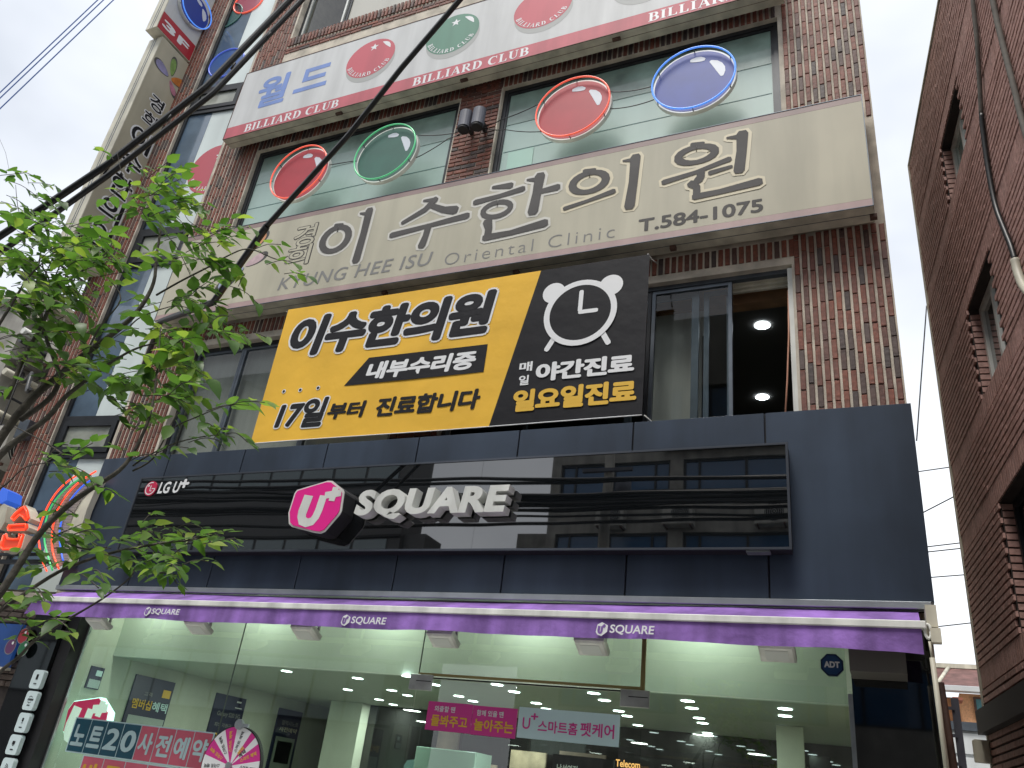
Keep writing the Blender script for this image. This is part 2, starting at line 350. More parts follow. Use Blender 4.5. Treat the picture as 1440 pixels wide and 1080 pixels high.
# serif capitals as strokes: (points, widths)
_T, _t = .20, .07
SER = {
 'I': (.42, [([(.21, 0), (.21, 1)], _T), ([(.02, .03), (.40, .03)], _t), ([(.02, .97), (.40, .97)], _t)]),
 'L': (.70, [([(.19, 0), (.19, 1)], _T), ([(.0, .97), (.38, .97)], _t), ([(0, .035), (.62, .035)], _t), ([(.60, .03), (.64, .3)], [.14, .04])]),
 'B': (.74, [([(.18, 0), (.18, 1)], _T), ([(0, .97), (.36, .97)]+arc(.36, .745, .22, .225, 90, -90)+[(.18, .52)], [_t, _t]+[_t, .1, .15, .19, .2, .19, .15, .1, _t]+[_t]),
             ([(.3, .52)]+arc(.38, .275, .26, .245, 90, -90)+[(0, .03)], [_t]+[_t, .1, .15, .2, .21, .2, .15, .1, _t]+[_t])]),
 'D': (.82, [([(.18, 0), (.18, 1)], _T), ([(0, .97), (.3, .97)]+arc(.32, .5, .37, .47, 90, -90, 12)+[(0, .03)], [_t, _t]+[_t, .08, .12, .17, .2, .21, .22, .21, .2, .17, .12, .08, _t]+[_t])]),
 'A': (.84, [([(.12, .02), (.42, 1)], .08), ([(.42, 1), (.70, .02)], [.14, .21]), ([(.2, .33), (.6, .33)], _t), ([(0, .03), (.26, .03)], _t), ([(.54, .03), (.84, .03)], _t)]),
 'R': (.84, [([(.18, 0), (.18, 1)], _T), ([(0, .97), (.36, .97)]+arc(.36, .735, .24, .235, 90, -90)+[(.18, .5)], [_t, _t]+[_t, .1, .15, .19, .2, .19, .15, .1, _t]+[_t]),
             ([(.38, .5), (.7, .04), (.84, .03)], [.16, .16, .07]), ([(0, .03), (.36, .03)], _t)]),
 'C': (.80, [(arc(.42, .5, .34, .46, 48, 312, 14), [.05, .06, .09, .13, .17, .19, .2, .2, .2, .19, .17, .13, .09, .06, .05]), ([(.66, 1), (.68, .68)], [.06, .05]), ])  ,
 'U': (.84, [([(.2, 1), (.2, .35)]+arc(.44, .33, .24, .29, 180, 360, 8)+[(.68, 1)], [.2, .2]+[.19, .17, .13, .1, .08, .07, .07, .07, .07]+[.07]), ([(0, .97), (.38, .97)], _t), ([(.54, .97), (.82, .97)], _t)]),
 ' ': (.34, [])}
def serif(mb, body, box, w, m=0, mapf=None, gap=.09):
    x = 0; items = []
    for ch in body:
        wd, st = SER[ch]; items.append((x, st)); x += wd+gap
    tot = x-gap; u0, u1, v0, v1 = box; a, b = (u1-u0)/tot, v1-v0; k = 0
    for x0, st in items:
        for pts, wid in st:
            tmp = MB(); tmp.stroke([((p[0]+x0), p[1]) for p in pts], wid, 0, cap=False)
            vs = [((u0+p[0]*a), w-.00025*(k % 9), (v0+p[2]*b)) for p in tmp.v]
            if mapf: vs = [mapf(p) for p in vs]
            mb.add(vs, tmp.f, m); k += 1
def star(cu, cv, r, n=5, q=.42, rot=pi/2): return [(cu+(r if i % 2 == 0 else r*q)*cos(rot+i*pi/n), cv+(r if i % 2 == 0 else r*q)*sin(rot+i*pi/n)) for i in range(2*n)]
#==MAIN==
# ================================================================== GROUND
YB = 6.60
def ground(name, u0, u1, w0, w1, z0, z1, m):
    return single(name, MB().box(u0, u1, w0, w1, z0, z1), m, '', '', kind='structure')
ground('ground', -300, 300, -300, 400, -1.0, -.02, M_conc)
ground('road', -80, 80, -5.2, 2.2, -.018, 0.0, M_asphalt)
ground('pavement', -80, 80, 2.203, 12, -.016, .12, M_pave)
ground('far_pavement', -80, 80, -8.0, -5.203, -.016, .12, M_pave)
# ================================================================== SHOP BUILDING
B = Thing('shop_building', 'four storey red brick commercial building with a dark shopfront fascia and large windows', 'building', F0, (-4.2, YB, 0))
UL, UR = -8.14, .262            # main front between the left brick pier and the right corner
BAY = Fr((-8.93, YB, 0), R(7.02))    # front of the stairwell bay, turned a little towards the street (u runs to 0 at its right end)
# windows of the main front (u0,u1,v0,v1)
W2A = (-8.10, -4.72, 4.45, 6.36); W2B = (-4.12, -.575, 4.45, 6.36)
W3A = (-8.12, -4.66, 7.6, 9.80); W3B = (-4.03, -.60, 7.6, 9.80)
w4l, w4b = at(415, 62, 6.7); W4A = (w4l, -1.2, w4b, 14.5)
wall = MB()
grid_wall(wall, -8.93, UR, 3.0, 15, YB, YB+.25, [W2A, W2B, W3A, W3B, W4A])
wall.box(UR-.25, UR, YB+.252, 14, 0, 15); wall.box(-8.93, -8.68, YB+.252, 14, 3.0, 15); wall.box(-8.93, UR, 13.75, 14.0, 0, 15)
wall.box(-8.6, UR-.26, YB+.252, 13.74, 7.02, 7.2); wall.box(-8.6, UR-.26, YB+.252, 13.74, 10.8, 11.0); wall.box(-8.93, UR, YB+.26, 14, 15.003, 15.2)
wobj = B.part('wall', wall, M_mortar)
# --- bricks
BW, BL, BJ = .057, .190, .010
def brick_mesh(l, h, name, d=.013):
    mb = MB(); mb.cbox(-l/2, l/2, -d, .004, -h/2, h/2, .005); return mb.mesh(name, M_brick)
me_v = brick_mesh(BW-.012, BL+.004, 'brick'); me_h = brick_mesh(BL, BW-.004, 'brick'); me_v.materials[0] = M_brick
nb = [0]; stuffb = MB()
def put_brick(u, v, vert=True, fr=None, solo=True, w=YB, half=1.0, tilt=0):
    if solo and nb[0] < 298:
        o = bpy.data.objects.new('brick', me_v if vert else me_h); COL.objects.link(o); o.parent = wobj
        o.location = Vector((u, w+random.uniform(-.003, .003), v))-Vector(B.O); o.rotation_euler = (random.uniform(-.02, .02), random.gauss(0, .008), random.uniform(-.02, .02))
        if half != 1: o.scale = (1, 1, half) if vert else (half, 1, 1)
        nb[0] += 1
    else:
        l, h = (BW-.012, (BL+.004)*half) if vert else (BL*half, BW-.004)
        a = random.gauss(0, .007); dw = random.uniform(-.003, .003)
        t = MB().cbox(-l/2, l/2, -.013+dw, .004, -h/2, h/2, .005)
        vs = [(p[0]*cos(a)-p[2]*sin(a)+u, p[1]+w, p[0]*sin(a)+p[2]*cos(a)+v) for p in t.v]
        if fr: vs = [tuple(fr.world(p[0], p[1]-w, p[2])) for p in vs]
        stuffb.add(vs, t.f)
def pier_v(u0, u1, v0, v1, solo=True, fr=None, skip=(), seed=0, w=YB):
    n = max(1, round((u1-u0)/.067)); p = (u1-u0)/n; rr = random.Random(seed)
    for i in range(n):
        u = u0+p*(i+.5); v = v0+(rr.random()*.2 if i % 2 else rr.random()*.2)-.1+.1
        first = v0
        if v-v0 > .05: put_brick(u, (v0+v-.01)/2, True, fr, solo, w, (v-.01-v0)/.192)
        while v < v1:
            t = min(v+.192, v1)
            if t-v > .04 and not any(a < v and t < b for a, b in skip): put_brick(u, (v+t)/2, True, fr, solo, w, (t-v)/.192)
            v += .202
def pier_h(u0, u1, v0, v1, solo=True, fr=None, w=YB):
    k = 0; v = v0+.03
    while v < v1:
        u = u0+(0 if k % 2 else -.1)
        while u < u1-.02:
            a, b = max(u, u0), min(u+.19, u1)
            if b-a > .03: put_brick((a+b)/2, v, False, fr, solo, w, (b-a)/.19)
            u += .2
        v += .067; k += 1
SK = [(6.62, 8.02)]
pier_v(-.56, UR-.005, 4.56, 6.68, seed=3); 
for i in range(22): put_brick(-1.965+i*.0665, 6.545)                                # soldier course over the open window
pier_v(-.56, UR-.005, 8.0, 10.6, seed=5)
pier_v(-8.90, -8.13, 8.0, 10.25, False, seed=9); pier_v(-8.90, -8.13, 4.5, 6.7, True, seed=11)
pier_v(-8.90, w4l-.03, 10.9, 14.4, False, seed=12)
pier_h(-4.64, -4.05, 7.9, 9.95, False); pier_h(-4.70, -4.14, 4.55, 4.9, False)
pier_v(-.56, UR-.005, 10.6, 15, False, seed=6)
for i in range(50): put_brick(-8.08+i*.067, 6.545, solo=False)
for i in range(112): put_brick(-8.08+i*.067, 9.90, solo=False)                       # dark soldier course above third floor windows
for i in range(70): put_brick(w4l+.02+i*.067, w4b-.11, solo=False, w=YB-.02)          # sill of the top window
pier_h(w4l-.03, -1, w4b-.36, w4b-.23, False)
# --- inner rooms behind the windows
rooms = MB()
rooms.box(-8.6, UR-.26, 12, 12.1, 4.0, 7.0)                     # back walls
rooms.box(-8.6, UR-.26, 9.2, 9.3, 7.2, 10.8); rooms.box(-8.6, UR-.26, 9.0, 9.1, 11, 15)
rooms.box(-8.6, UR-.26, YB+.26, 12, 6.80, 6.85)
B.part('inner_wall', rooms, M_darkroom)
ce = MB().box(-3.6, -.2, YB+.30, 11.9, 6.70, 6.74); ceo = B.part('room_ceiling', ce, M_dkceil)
for q in ((1072, 457), (1072, 558)):
    p = atz(*q, 6.697); B.part('ceiling_light', MB().add([(p.x+.085*cos(a*pi/10), p.y+.085*sin(a*pi/10), 6.69) for a in range(20)], [tuple(range(19, -1, -1))]).box(p.x-.02, p.x+.02, p.y-.02, p.y+.02, 6.692, 6.70), M_lamp, ceo)
B.part('timber_beam', MB().box(-3.0, -.58, YB+.36, YB+.50, 6.22, 6.34).box(-3.0, -.58, YB+.34, YB+.36, 6.34, 6.52), M_wood)
rb = MB()
for i in range(4): rb.box(-1.20, -.60, YB+.10+.03*i, YB+.13+.03*i, 6.36-.028*i-.03, 6.40)
B.part('shutter_box', rb, M_cream_metal)
# --- windows of the main front
def frame_rect(mb, u0, u1, v0, v1, t, w0, w1, m=0):
    mb.box(u0, u1, w0, w1, v0, v0+t, m); mb.box(u0, u1, w0, w1, v1-t, v1, m); mb.box(u0, u0+t, w0, w1, v0+t, v1-t, m); mb.box(u1-t, u1, w0, w1, v0+t, v1-t, m)
def window(rect, lights, ft=.05, dep=.09, mf=M_alu, fr=F0, thing=B, w=YB, inner=.035):
    """lights: (u0,u1,v0,v1,glass material, sash material)"""
    u0, u1, v0, v1 = rect; mb = MB(); frame_rect(mb, u0, u1, v0, v1, ft, w+dep, w+dep+.09)
    wd = thing.part('window', mb, mf)
    for (a, b, c, d, g, sm) in lights:
        s = MB(); frame_rect(s, a, b, c, d, inner, w+dep+.012, w+dep+.06); thing.part('sash', s, sm, wd)
        thing.part('pane', MB().box(a+inner-.004, b-inner+.004, w+dep+.03, w+dep+.036, c+inner-.004, d-inner+.004), g, wd)
    return wd
# second floor left: two grey reflecting panes with a blind behind
uA = at(325, 560, 6.72)[0]
window(W2A, [(W2A[0]+.05, uA, 4.5, 6.31, M_glassd, M_aluL), (uA+.005, -6.0, 4.5, 6.31, M_glassd, M_aluL), (-5.995, -4.77, 4.5, 6.31, M_glassd, M_aluL)])
B.part('roller_blind', MB().box(W2A[0]+.06, -4.8, YB+.22, YB+.224, 4.4, 6.33), M_curtain)
# second floor right: sash stacked on the left, open on the right
wl = at(916, 470, 6.70)[0]; wr = at(1030, 470, 6.70)[0]
W = window(W2B, [(wl, wr, 4.50, 6.31, M_glassd, M_aluL), (-3.2, wl-.01, 4.5, 6.31, M_glassd, M_alu)], .045, .07, M_aluL)
s = MB(); frame_rect(s, wl-.25, wr-.33, 4.5, 6.30, .07, YB+.15, YB+.18); frame_rect(s, wr-.29, wr-.02, 4.5, 6.30, .05, YB+.19, YB+.21); B.part('sash', s, M_aluL, W)
B.part('roller_blind', MB().box(wl-.05, wr-.33, YB+.32, YB+.325, 4.4, 5.92).box(wl-.05, wr-.33, YB+.40, YB+.405, 5.92, 6.33), M_curtain)
B.part('jamb_strip', MB().box(-.62, -.576, YB+.03, YB+.07, 4.46, 6.34), M_white_metal, W)
B.part('loose_cable', MB().tube([(-.62, YB+.05, 6.1), (-.63, YB+.02, 5.6), (-.66, YB-.0, 5.1), (-.70, YB-.01, 4.62)], .008), mat('copper_cable', (.45, .22, .14), .5), W)
# third floor: big panes filmed pale green, seams between lights
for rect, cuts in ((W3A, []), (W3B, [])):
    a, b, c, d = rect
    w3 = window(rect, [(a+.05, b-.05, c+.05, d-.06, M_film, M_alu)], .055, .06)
    up = MB().box(a+.09, b-.09, YB+.062, YB+.0665, d-.45, d-.12)
    for vv in (8.30, 8.85): up.box(a+.10, b-.1, YB+.0885, YB+.0895, vv, vv+.012)
    B.part('film_seam', MB().box(a+.1, b-.1, YB+.086, YB+.0895, 8.72, 8.728).box(a+.1, b-.1, YB+.086, YB+.0895, 8.30, 8.306), mat('seam', (.14, .26, .26), .4), w3)
    B.part('painted_reflection_band', MB().box(a+.09, b-.09, YB+.084, YB+.0893, d-.62, d-.10), mat('reflection_tone_green', (.21, .31, .27), .25, noise=(2.2, .5), coat=.5), w3)  # dark reflection along the pane top, painted in as a darker green band
p = at(880+6, 95, 6.66)
q1 = bx(F0, YB+.086, (713, 230), (750, 214), (713, 232), (745, 208))
B.part('paper_notice', MB().box(q1[0], q1[1], YB+.083, YB+.0855, q1[2]-.1, q1[3]), mat('notice_mint', (.38, .60, .52), .5), w3, label='pale mint notice sheet stuck inside the pane')
# fourth floor: dark sash on the left, pale filmed sash on the right
um = at(478, 42, 6.72)[0]
window(W4A, [(w4l+.04, um, w4b+.03, 14.4, M_glassd, M_white_metal), (um+.06, um+2.6, w4b+.03, 14.4, mat('pale_film', (.44, .43, .38), .4, coat=.1, streak=(2, .15)), M_alu), (um+2.61, -1.25, w4b+.03, 14.4, M_glassd, M_alu)], .04, .10)
# ================================================================== STAIR BAY on the left, turned towards the street
def bl(px, py, w=0): return BAY.loc(px, py, w)
bw = MB(); uu0 = bl(283, 128, .08)[0]; uR = -.03
BU0 = uu0-.10; PU0 = BU0-.52
grid_wall(bw, PU0, -.002, 3.0, 15.0, 0, .25, [(BU0+.02, -.02, 3.1, 14.9)])
bw.box(PU0, -.002, .26, 5, 15.003, 15.2); bw.box(PU0, PU0+.25, .252, 5, 0, 15)
S = Thing('stair_bay', 'narrow brick stairwell bay with tall pale glazing, left of the billiard signboard', 'building', BAY, (0, 0, 0))
S.part('wall', bw, M_mortar)
_keep = stuffb; stuffb = MB()
def bay_pier(u0, u1, v0, v1, seed):
    n = max(1, round((u1-u0)/.067)); p = (u1-u0)/n; rr = random.Random(seed)
    for i in range(n):
        v = v0+rr.random()*.2
        while v < v1:
            t = MB().cbox(u0+p*i+.008, u0+p*(i+1)-.012, -.013, .004, v, v+.192, .005); stuffb.add(t.v, t.f); v += .202
bay_pier(PU0, BU0+.01, 3.0, 14.9, 21)
S.part('brickwork', stuffb, M_brick, kind='stuff'); stuffb = _keep
B.part('brickwork', stuffb, M_brick, wobj, kind='stuff')
# transoms: pixel rows where the dark rails stand
def vrow(px, py): return bl(px, py, .08)[1]
r1 = (vrow(310, 125), vrow(275, 160)); r2_ = (vrow(215, 326), vrow(205, 373)); r3 = (vrow(130, 590), vrow(115, 641))
levels = [3.2]
rails = sorted([sorted(r3), sorted(r2_), sorted(r1)])
mf = MB(); w0, w1 = .05, .13
mf.box(BU0, BU0+.07, w0, w1, 3.1, 14.9); mf.box(-.075, -.01, w0, w1, 3.1, 14.9)
for lo, hi in rails: mf.box(BU0+.07, -.075, w0, w1, lo-.04, lo+.03); mf.box(BU0+.07, -.075, w0, w1, hi-.03, hi+.04)
wf = S.part('window', mf, M_alu)
spans = []; prev = 3.14
for lo, hi in rails: spans.append((prev, lo-.04)); prev = hi+.04
spans.append((prev, 14.86))
ws = BU0+.07; cut = BU0+.52
for (a, b) in spans:
    S.part('pane', MB().box(ws, cut, .085, .09, a, b), M_filmb, wf, label='bluish strip of clear glass beside the white film')
    S.part('pane', MB().box(cut+.003, -.078, .085, .09, a, b), M_filmw, wf)
for (lo, hi) in rails:
    mm = MB(); frame_rect(mm, ws+.02, -.10, lo+.035, hi-.035, .075, .035, .09); S.part('sash', mm, M_alu, wf)
    S.part('pane', MB().box(ws+.09, -.17, .07, .075, lo+.1, hi-.1), mat('frosted_dusty', (.34, .36, .31), .3, coat=.5, noise=(3, .5)), wf)
# billiard disc sticker on the bay glass
d0 = bl(297, 238, .08); sd_ = S.part('disc_sticker', MB().disc(d0[0]+.05, d0[1], .081, .46, .50), mat('sticker_red', (.46, .045, .07), .35, coat=.4), wf)
tt = MB(); cx, cv = d0[0]+.05, d0[1]
def onarc(cx, cv, r, a0, a1, w, tot, hgt, sq=1.0):
    def f(p):
        t = p[0]/tot; a = R(a0+(a1-a0)*t); rr = r+p[2]*hgt
        return (cx+rr*cos(a), w+p[1], cv+rr*sin(a)*sq)
    return f
def serif_arc(mb, body, cx, cv, r, h, a0, a1, w, m=0, sq=1.0):
    # letters upright along the lower arc, tops towards the centre
    def f(p): 
        a = R(a0+(a1-a0)*p[0]); rr = r-p[2]*h
        return (cx+rr*cos(a), w+p[1], cv+rr*sin(a)*sq)
    serif(mb, body, (0, 1, 0, 1), 0, m, f, gap=.22)
serif_arc(tt, 'BILLIARD CLUB', cx, cv, .44, .085, 205, 335, .080)
S.part('lettering', tt, M_white, sd_)
S.part('star_print', MB().poly(star(cx+.02, cv+.27, .08), .0795), M_white, sd_)
# neon ball reflections high in the bay glass, put in as coloured rings and discs
for q, c, mm in (((335+18, 2), .30, M_nred), ((322, 22), .32, mat('reflected_ring_green', (.05, .16, .14), .4)), ((322, 88), .34, M_nblu_refl)):
    e = bl(*q, .08); tt = MB().ring(e[0], e[1], .075, c, .016, 32).disc(e[0], e[1], .081, c-.02); S.part('ball_reflection', tt, [mm] if mm is not M_nblu_refl else [mm], wf) if False else S.part('ball_reflection', MB().ring(e[0]-.05, e[1], .075, c, .014, 32), mm, wf)
    S.part('ball_reflection', MB().disc(e[0]-.05, e[1], .0815, c-.015), {M_nred: mat('reflected_red', (.33, .05, .09), .3, coat=.4), M_nblu_refl: mat('reflected_blue', (.03, .09, .28), .3, coat=.4)}.get(mm, mat('reflected_green', (.03, .10, .10), .3, coat=.4)), wf)
# ================================================================== BILLIARD CLUB SIGNBOARD
YS = 6.30
G = Thing('billiard_signboard', 'long white signboard with red lower band and printed red and green billiard discs', 'signboard', F0, (-4, YS, 10))
bu0, bv0 = at(313, 197, YS); bvt = at(343, 105, YS)[1]; bu1 = at(1102, 1, YS+.1)[0]; band = at(315, 182, YS)[1]
G.part('box', MB().box(bu0, bu1, YS+.004, YS+.20, bv0, bvt), M_cream_metal)
G.part('face', MB().box(bu0+.01, bu1-.01, YS-.001, YS+.003, band, bvt-.012), M_sbwhite)
G.part('red_band', MB().box(bu0+.01, bu1-.01, YS-.002, YS+.003, bv0+.012, band-.002), M_sbred)
ed = MB(); frame_rect(ed, bu0, bu1, bv0, bvt, .009, YS-.006, YS+.004); ed.box(bu0, bu1, YS+.098, YS+.102, bv0-.003, bv0); G.part('edge_trim', ed, M_rust)
k = MB(); text(k, '월', (at(358, 150, YS)[0], at(409, 105, YS)[0], at(358, 153, YS)[1], at(408, 102, YS)[1]), YS-.003, .028); G.part('lettering', k, M_blueink)
b2 = (at(411, 133, YS)[0], at(465, 95, YS)[0], at(413, 132, YS)[1], at(464, 88, YS)[1])
k = MB(); h = b2[3]-b2[2]; t = .085
k.box(b2[0], b2[1], YS-.004, YS-.002, b2[2], b2[2]+t); k.box(b2[0]+.12, b2[1]-.02, YS-.004, YS-.002, b2[3]-t, b2[3]); k.box(b2[0]+.12, b2[0]+.12+t, YS-.004, YS-.002, b2[2]+h*.42+t, b2[3]-t); k.box(b2[0]+.12, b2[1]-.06, YS-.004, YS-.002, b2[2]+h*.42, b2[2]+h*.42+t)
G.part('lettering', k, M_blueink)
tw = 1.70; th0, th1 = bv0+.045, band-.04
for us in (at(343, 185, YS)[0], at(580, 120, YS)[0], at(912, 28, YS)[0]):
    k = MB(); serif(k, 'BILLIARD CLUB', (us, us+tw, th0, th1), YS-.003); G.part('lettering', k, M_white)
cu0, cv0 = at(521, 82, YS); 
for i in range(5):
    cu = cu0+i*1.335; 
    if cu > bu1-.3: break
    rd, rv = .41, .375; red = i % 2 == 0
    dsk = G.part('disc_side_print', MB().disc(cu+.02, cv0-.10, YS-.0022, rd, rv), M_sidegrey)
    G.part('disc_print', MB().disc(cu, cv0, YS-.0032, rd, rv), M_discred if red else M_discgrn, dsk)
    k = MB().poly(star(cu+.02, cv0+.22, .075), YS-.0045); k.stroke([(cu+.335*cos(R(a)), cv0+.32*sin(R(a))) for a in (62, 52, 42, 32, 22)], [.01, .05, .065, .05, .01], YS-.0045)
    serif_arc(k, 'BILLIARD CLUB', cu, cv0, .385, .075, 197, 338, YS-.0045, sq=.92); G.part('disc_lettering', k, M_white, dsk)
for px, py in ((484, 143), (655, 110), (868, 58)): 
    u, v = at(px, py, YS+.1); G.part('bolt', MB().box(u-.05, u+.05, YS+.05, YS+.09, bv0-.03, bv0-.001), M_rust)
# ================================================================== ORIENTAL CLINIC SIGNBOARD
C = Thing('clinic_signboard', 'long cream signboard with large grey Korean lettering and mauve edges under the third floor windows', 'signboard', F0, (-4, YS, 6.6))
ku0, ku1 = -8.6, at(1229, 289, YS)[0]; kv0 = at(1229, 289, YS)[1]; kv1 = at(1210, 133, YS)[1]
C.part('box', MB().box(ku0, ku1, YS+.004, YS+.235, kv0, kv1), M_cream_metal)
C.part('face', MB().box(ku0+.008, ku1-.008, YS-.001, YS+.003, kv0+.085, kv1-.085), M_sbcream)
C.part('mauve_border', MB().box(ku0+.008, ku1-.008, YS-.0015, YS+.003, kv1-.083, kv1-.01), M_sbborder)
C.part('mauve_border', MB().box(ku0+.008, ku1-.008, YS-.0015, YS+.003, kv0+.01, kv0+.083), mat('faded_pink_border', (.40, .28, .27), .5, streak=(3, .2)))
ed = MB(); frame_rect(ed, ku0, ku1, kv0, kv1, .007, YS-.006, YS+.004); ed.box(ku0, ku1, YS+.115, YS+.12, kv0-.003, kv0); C.part('edge_trim', ed, M_aluL)
# brush-like syllables as strokes in a unit box: (points, widths)
HG = {
 'i': [(arc(.27, .47, .235, .27, 90, 450, 20), [.10,.11,.12,.13,.135,.135,.13,.12,.11,.10,.10,.11,.12,.13,.135,.135,.13,.12,.11,.10,.10]), ([(.2, .80), (.33, .78)], .07), ([(.62, .97), (.74, .93)], [.03, .08]), ([(.78, 1), (.78, .5), (.76, -.12)], [.15, .135, .15])],
 'su': [([(.36, 1.0), (.52, .97)], [.04, .09]), ([(.52, .98), (.40, .78), (.12, .58)], [.11, .10, .07]), ([(.47, .86), (.66, .70), (.82, .64)], [.08, .11, .15]), ([(0, .34), (.5, .40), (1, .46)], [.10, .075, .11]), ([(.5, .4), (.49, .2), (.46, -.02)], [.11, .10, .125])],
 'han': [([(.2, .96), (.42, .93)], [.05, .10]), ([(.0, .74), (.3, .77), (.58, .82)], [.09, .07, .09]), (arc(.29, .53, .17, .13, 90, 450, 18), .075), ([(.62, .97), (.74, .94)], [.03, .08]), ([(.77, 1), (.76, .7), (.74, .36)], [.14, .12, .14]), ([(.77, .70), (1.0, .72)], [.07, .10]), ([(.2, .33), (.23, .2), (.23, .07)], [.13, .1, .1]), ([(.2, .05), (.5, .055), (.9, .12)], [.10, .08, .12])],
 'ui': [(arc(.3, .66, .225, .2, 90, 450, 20), [.09,.10,.11,.12,.125,.125,.12,.11,.10,.09,.09,.10,.11,.12,.125,.125,.12,.11,.10,.09,.09]), ([(.22, .92), (.36, .90)], .07), ([(0, .20), (.3, .27), (.64, .37)], [.07, .06, .09]), ([(.74, .97), (.86, .95)], [.03, .08]), ([(.90, 1), (.89, .5), (.86, .0)], [.15, .13, .15])],
 'won': [(arc(.35, .79, .2, .14, 90, 450, 18), [.07,.08,.09,.10,.105,.105,.10,.09,.08,.07,.08,.09,.10,.105,.105,.10,.09,.08,.07]), ([(.3, .99), (.42, .97)], .06), ([(0, .40), (.35, .47), (.70, .59)], [.08, .06, .08]), ([(.40, .46), (.40, .38), (.37, .31)], [.10, .10, .11]), ([(.50, .41), (.72, .45)], [.07, .05]), ([(.68, .98), (.78, .96)], [.03, .07]), ([(.84, 1), (.83, .7), (.80, .36)], [.14, .12, .13]), ([(.30, .28), (.36, .2), (.36, .06)], [.11, .09, .09]), ([(.34, .04), (.6, .05), (1.0, .10)], [.09, .08, .11])]}
def hangul(key, box):
    u0, u1, v0, v1 = box; a, b = u1-u0, v1-v0; s0 = (a+b)/2
    for grow, w, m, nm in ((.075, YS-.0025, M_lt_ink if key in ('ui', 'won') else mat('white_outline', (.58, .57, .52), .5), 'lettering_outline'), (0, YS-.0075, M_grey_ink, 'lettering')):
        k = MB()
        for j, (pts, wd) in enumerate(HG[key]):
            n = len(pts); wd = wd if isinstance(wd, list) else [wd]*n
            k.stroke([(u0+p[0]*a, v0+p[1]*b) for p in pts], [x*s0+grow for x in wd], w-.0004*j)
        C.part(nm, k, m)
for key, (l, r, b, t) in {'i': ((453, 335), (536, 298), (520, 356), (530, 294)), 'su': ((552, 327), (657, 305), (598, 344), (605, 281)),
    'han': ((670, 278), (784, 268), (715, 333), (753, 249)), 'ui': ((795, 287), (905, 217), (890, 290), (905, 219)), 'won': ((934, 248), (1068, 263), (987, 279), (1057, 186))}.items():
    hangul(key, bx(F0, YS, l, r, b, t))
k = MB(); text(k, 'T.584-1075', bx(F0, YS, (899, 316), (1072, 283), (905, 325), (902, 309)), YS-.003, .028); C.part('lettering', k, M_grey_ink)
k = MB(); text(k, 'KYUNG HEE ISU', bx(F0, YS, (391, 405), (607, 367), (393, 408), (397, 391)), YS-.003, .008, .15, sp=1.1); C.part('lettering', k, M_ltgrey)
k = MB(); text(k, 'Oriental Clinic', bx(F0, YS, (625, 367), (865, 328), (630, 373), (633, 356)), YS-.003, -.012, 0, sp=1.25); C.part('lettering', k, M_ltgrey)
for ch, bb in (('경', bx(F0, YS, (413, 340), (446, 320), (420, 347), (440, 315))), ('희', bx(F0, YS, (401, 372), (438, 350), (406, 375), (432, 344)))):
    k = MB(); text(k, ch, bb, YS-.0025, .04); C.part('lettering_outline', k, M_grey_ink)
    k = MB(); text(k, ch, bb, YS-.0045, .008); C.part('lettering', k, M_sbcream)
def petal(px, py, ang, l, wd, m, fr=F0, w=YS, thing=C, P=None):
    u, v = P or fr.loc(px, py, w); pts = []
    for i in range(24):
        t = 2*pi*i/24; x = (1-cos(t))/2*l; y = sin(t)*wd/2*(.55+.45*(1-cos(t))/2)
        pts.append((u+x*cos(ang)-y*sin(ang), v+x*sin(ang)+y*cos(ang)))
    k = MB().poly([(a*1.0+.008, b-.008) for a, b in pts], w-.0022); k.poly([(u+(a-u)*.86, v+(b-v)*.86) for a, b in pts], w-.0032, m=1)
    return thing.part('butterfly_petal', k, [M_grey_ink, m])
M_po = mat('petal_orange', (.60, .27, .12), .5, noise=(12, .3)); M_pp = mat('petal_pink', (.55, .40, .42), .5, noise=(12, .2)); M_pb = mat('petal_blue', (.36, .42, .55), .5, noise=(12, .3)); M_pg = mat('petal_green', (.20, .33, .08), .5, noise=(12, .4))
petal(352, 352, .95, .36, .24, M_po); petal(345, 374, .45, .36, .2, M_pp); petal(343, 376, -2.45, .50, .26, M_pb)
for px, py in ((1228, 300), (946, 350), (725, 385), (540, 412)):
    u, v = at(px, py, YS+.12); C.part('bolt', MB().box(u-.03, u+.03, YS+.11, YS+.16, kv0-.04, kv0-.001), M_rust)
# ================================================================== HANGING BANNER
YN = 6.20
nu0, nu1 = at(380, 530, YN)[0], at(909, 470, YN)[0]; nv0 = at(906, 584, YN)[1]; nv1 = 6.42
nu0 = -6.215; nu1 = -1.835
def fold(u, v):
    s = (u-nu0); e = .006*sin(1.7*s+.8*v)
    return e
def bfn(p): return (p[0], p[1]+fold(p[0], p[2]), p[2])
H = Thing('hanging_banner', 'half yellow, half black vinyl banner with a white alarm clock, below the clinic signboard', 'banner', F0, (-4, YN, 4.7))
dT, dB = at(761, 383, YN)[0], at(688, 592, YN)[0]
def ngrid(fl, fr_, m, nm):
    k = MB(); nu, nv = 44, 22
    for j in range(nv+1):
        t = j/nv; v = nv0+(nv1-nv0)*t
        for i in range(nu+1):
            a, b = fl(t), fr_(t); u = a+(b-a)*i/nu; sag = -.02*sin(pi*(u-nu0)/(nu1-nu0))*(1-t) if False else 0
            k.v.append(bfn((u, YN, v+sag)))
    for j in range(nv):
        for i in range(nu): q = j*(nu+1)+i; k.f.append((q, q+1, q+nu+2, q+nu+1)); k.m.append(0); k.s.append(True)
    return H.part(nm, k, m)
ngrid(lambda t: nu0-(.0)*(1-t), lambda t: dB+(dT-dB)*t, M_yellow, 'yellow_field'); ngrid(lambda t: dB+(dT-dB)*t, lambda t: nu1, M_ink, 'black_field')
def nbox(l, r, b, t): return bx(F0, YN, l, r, b, t)
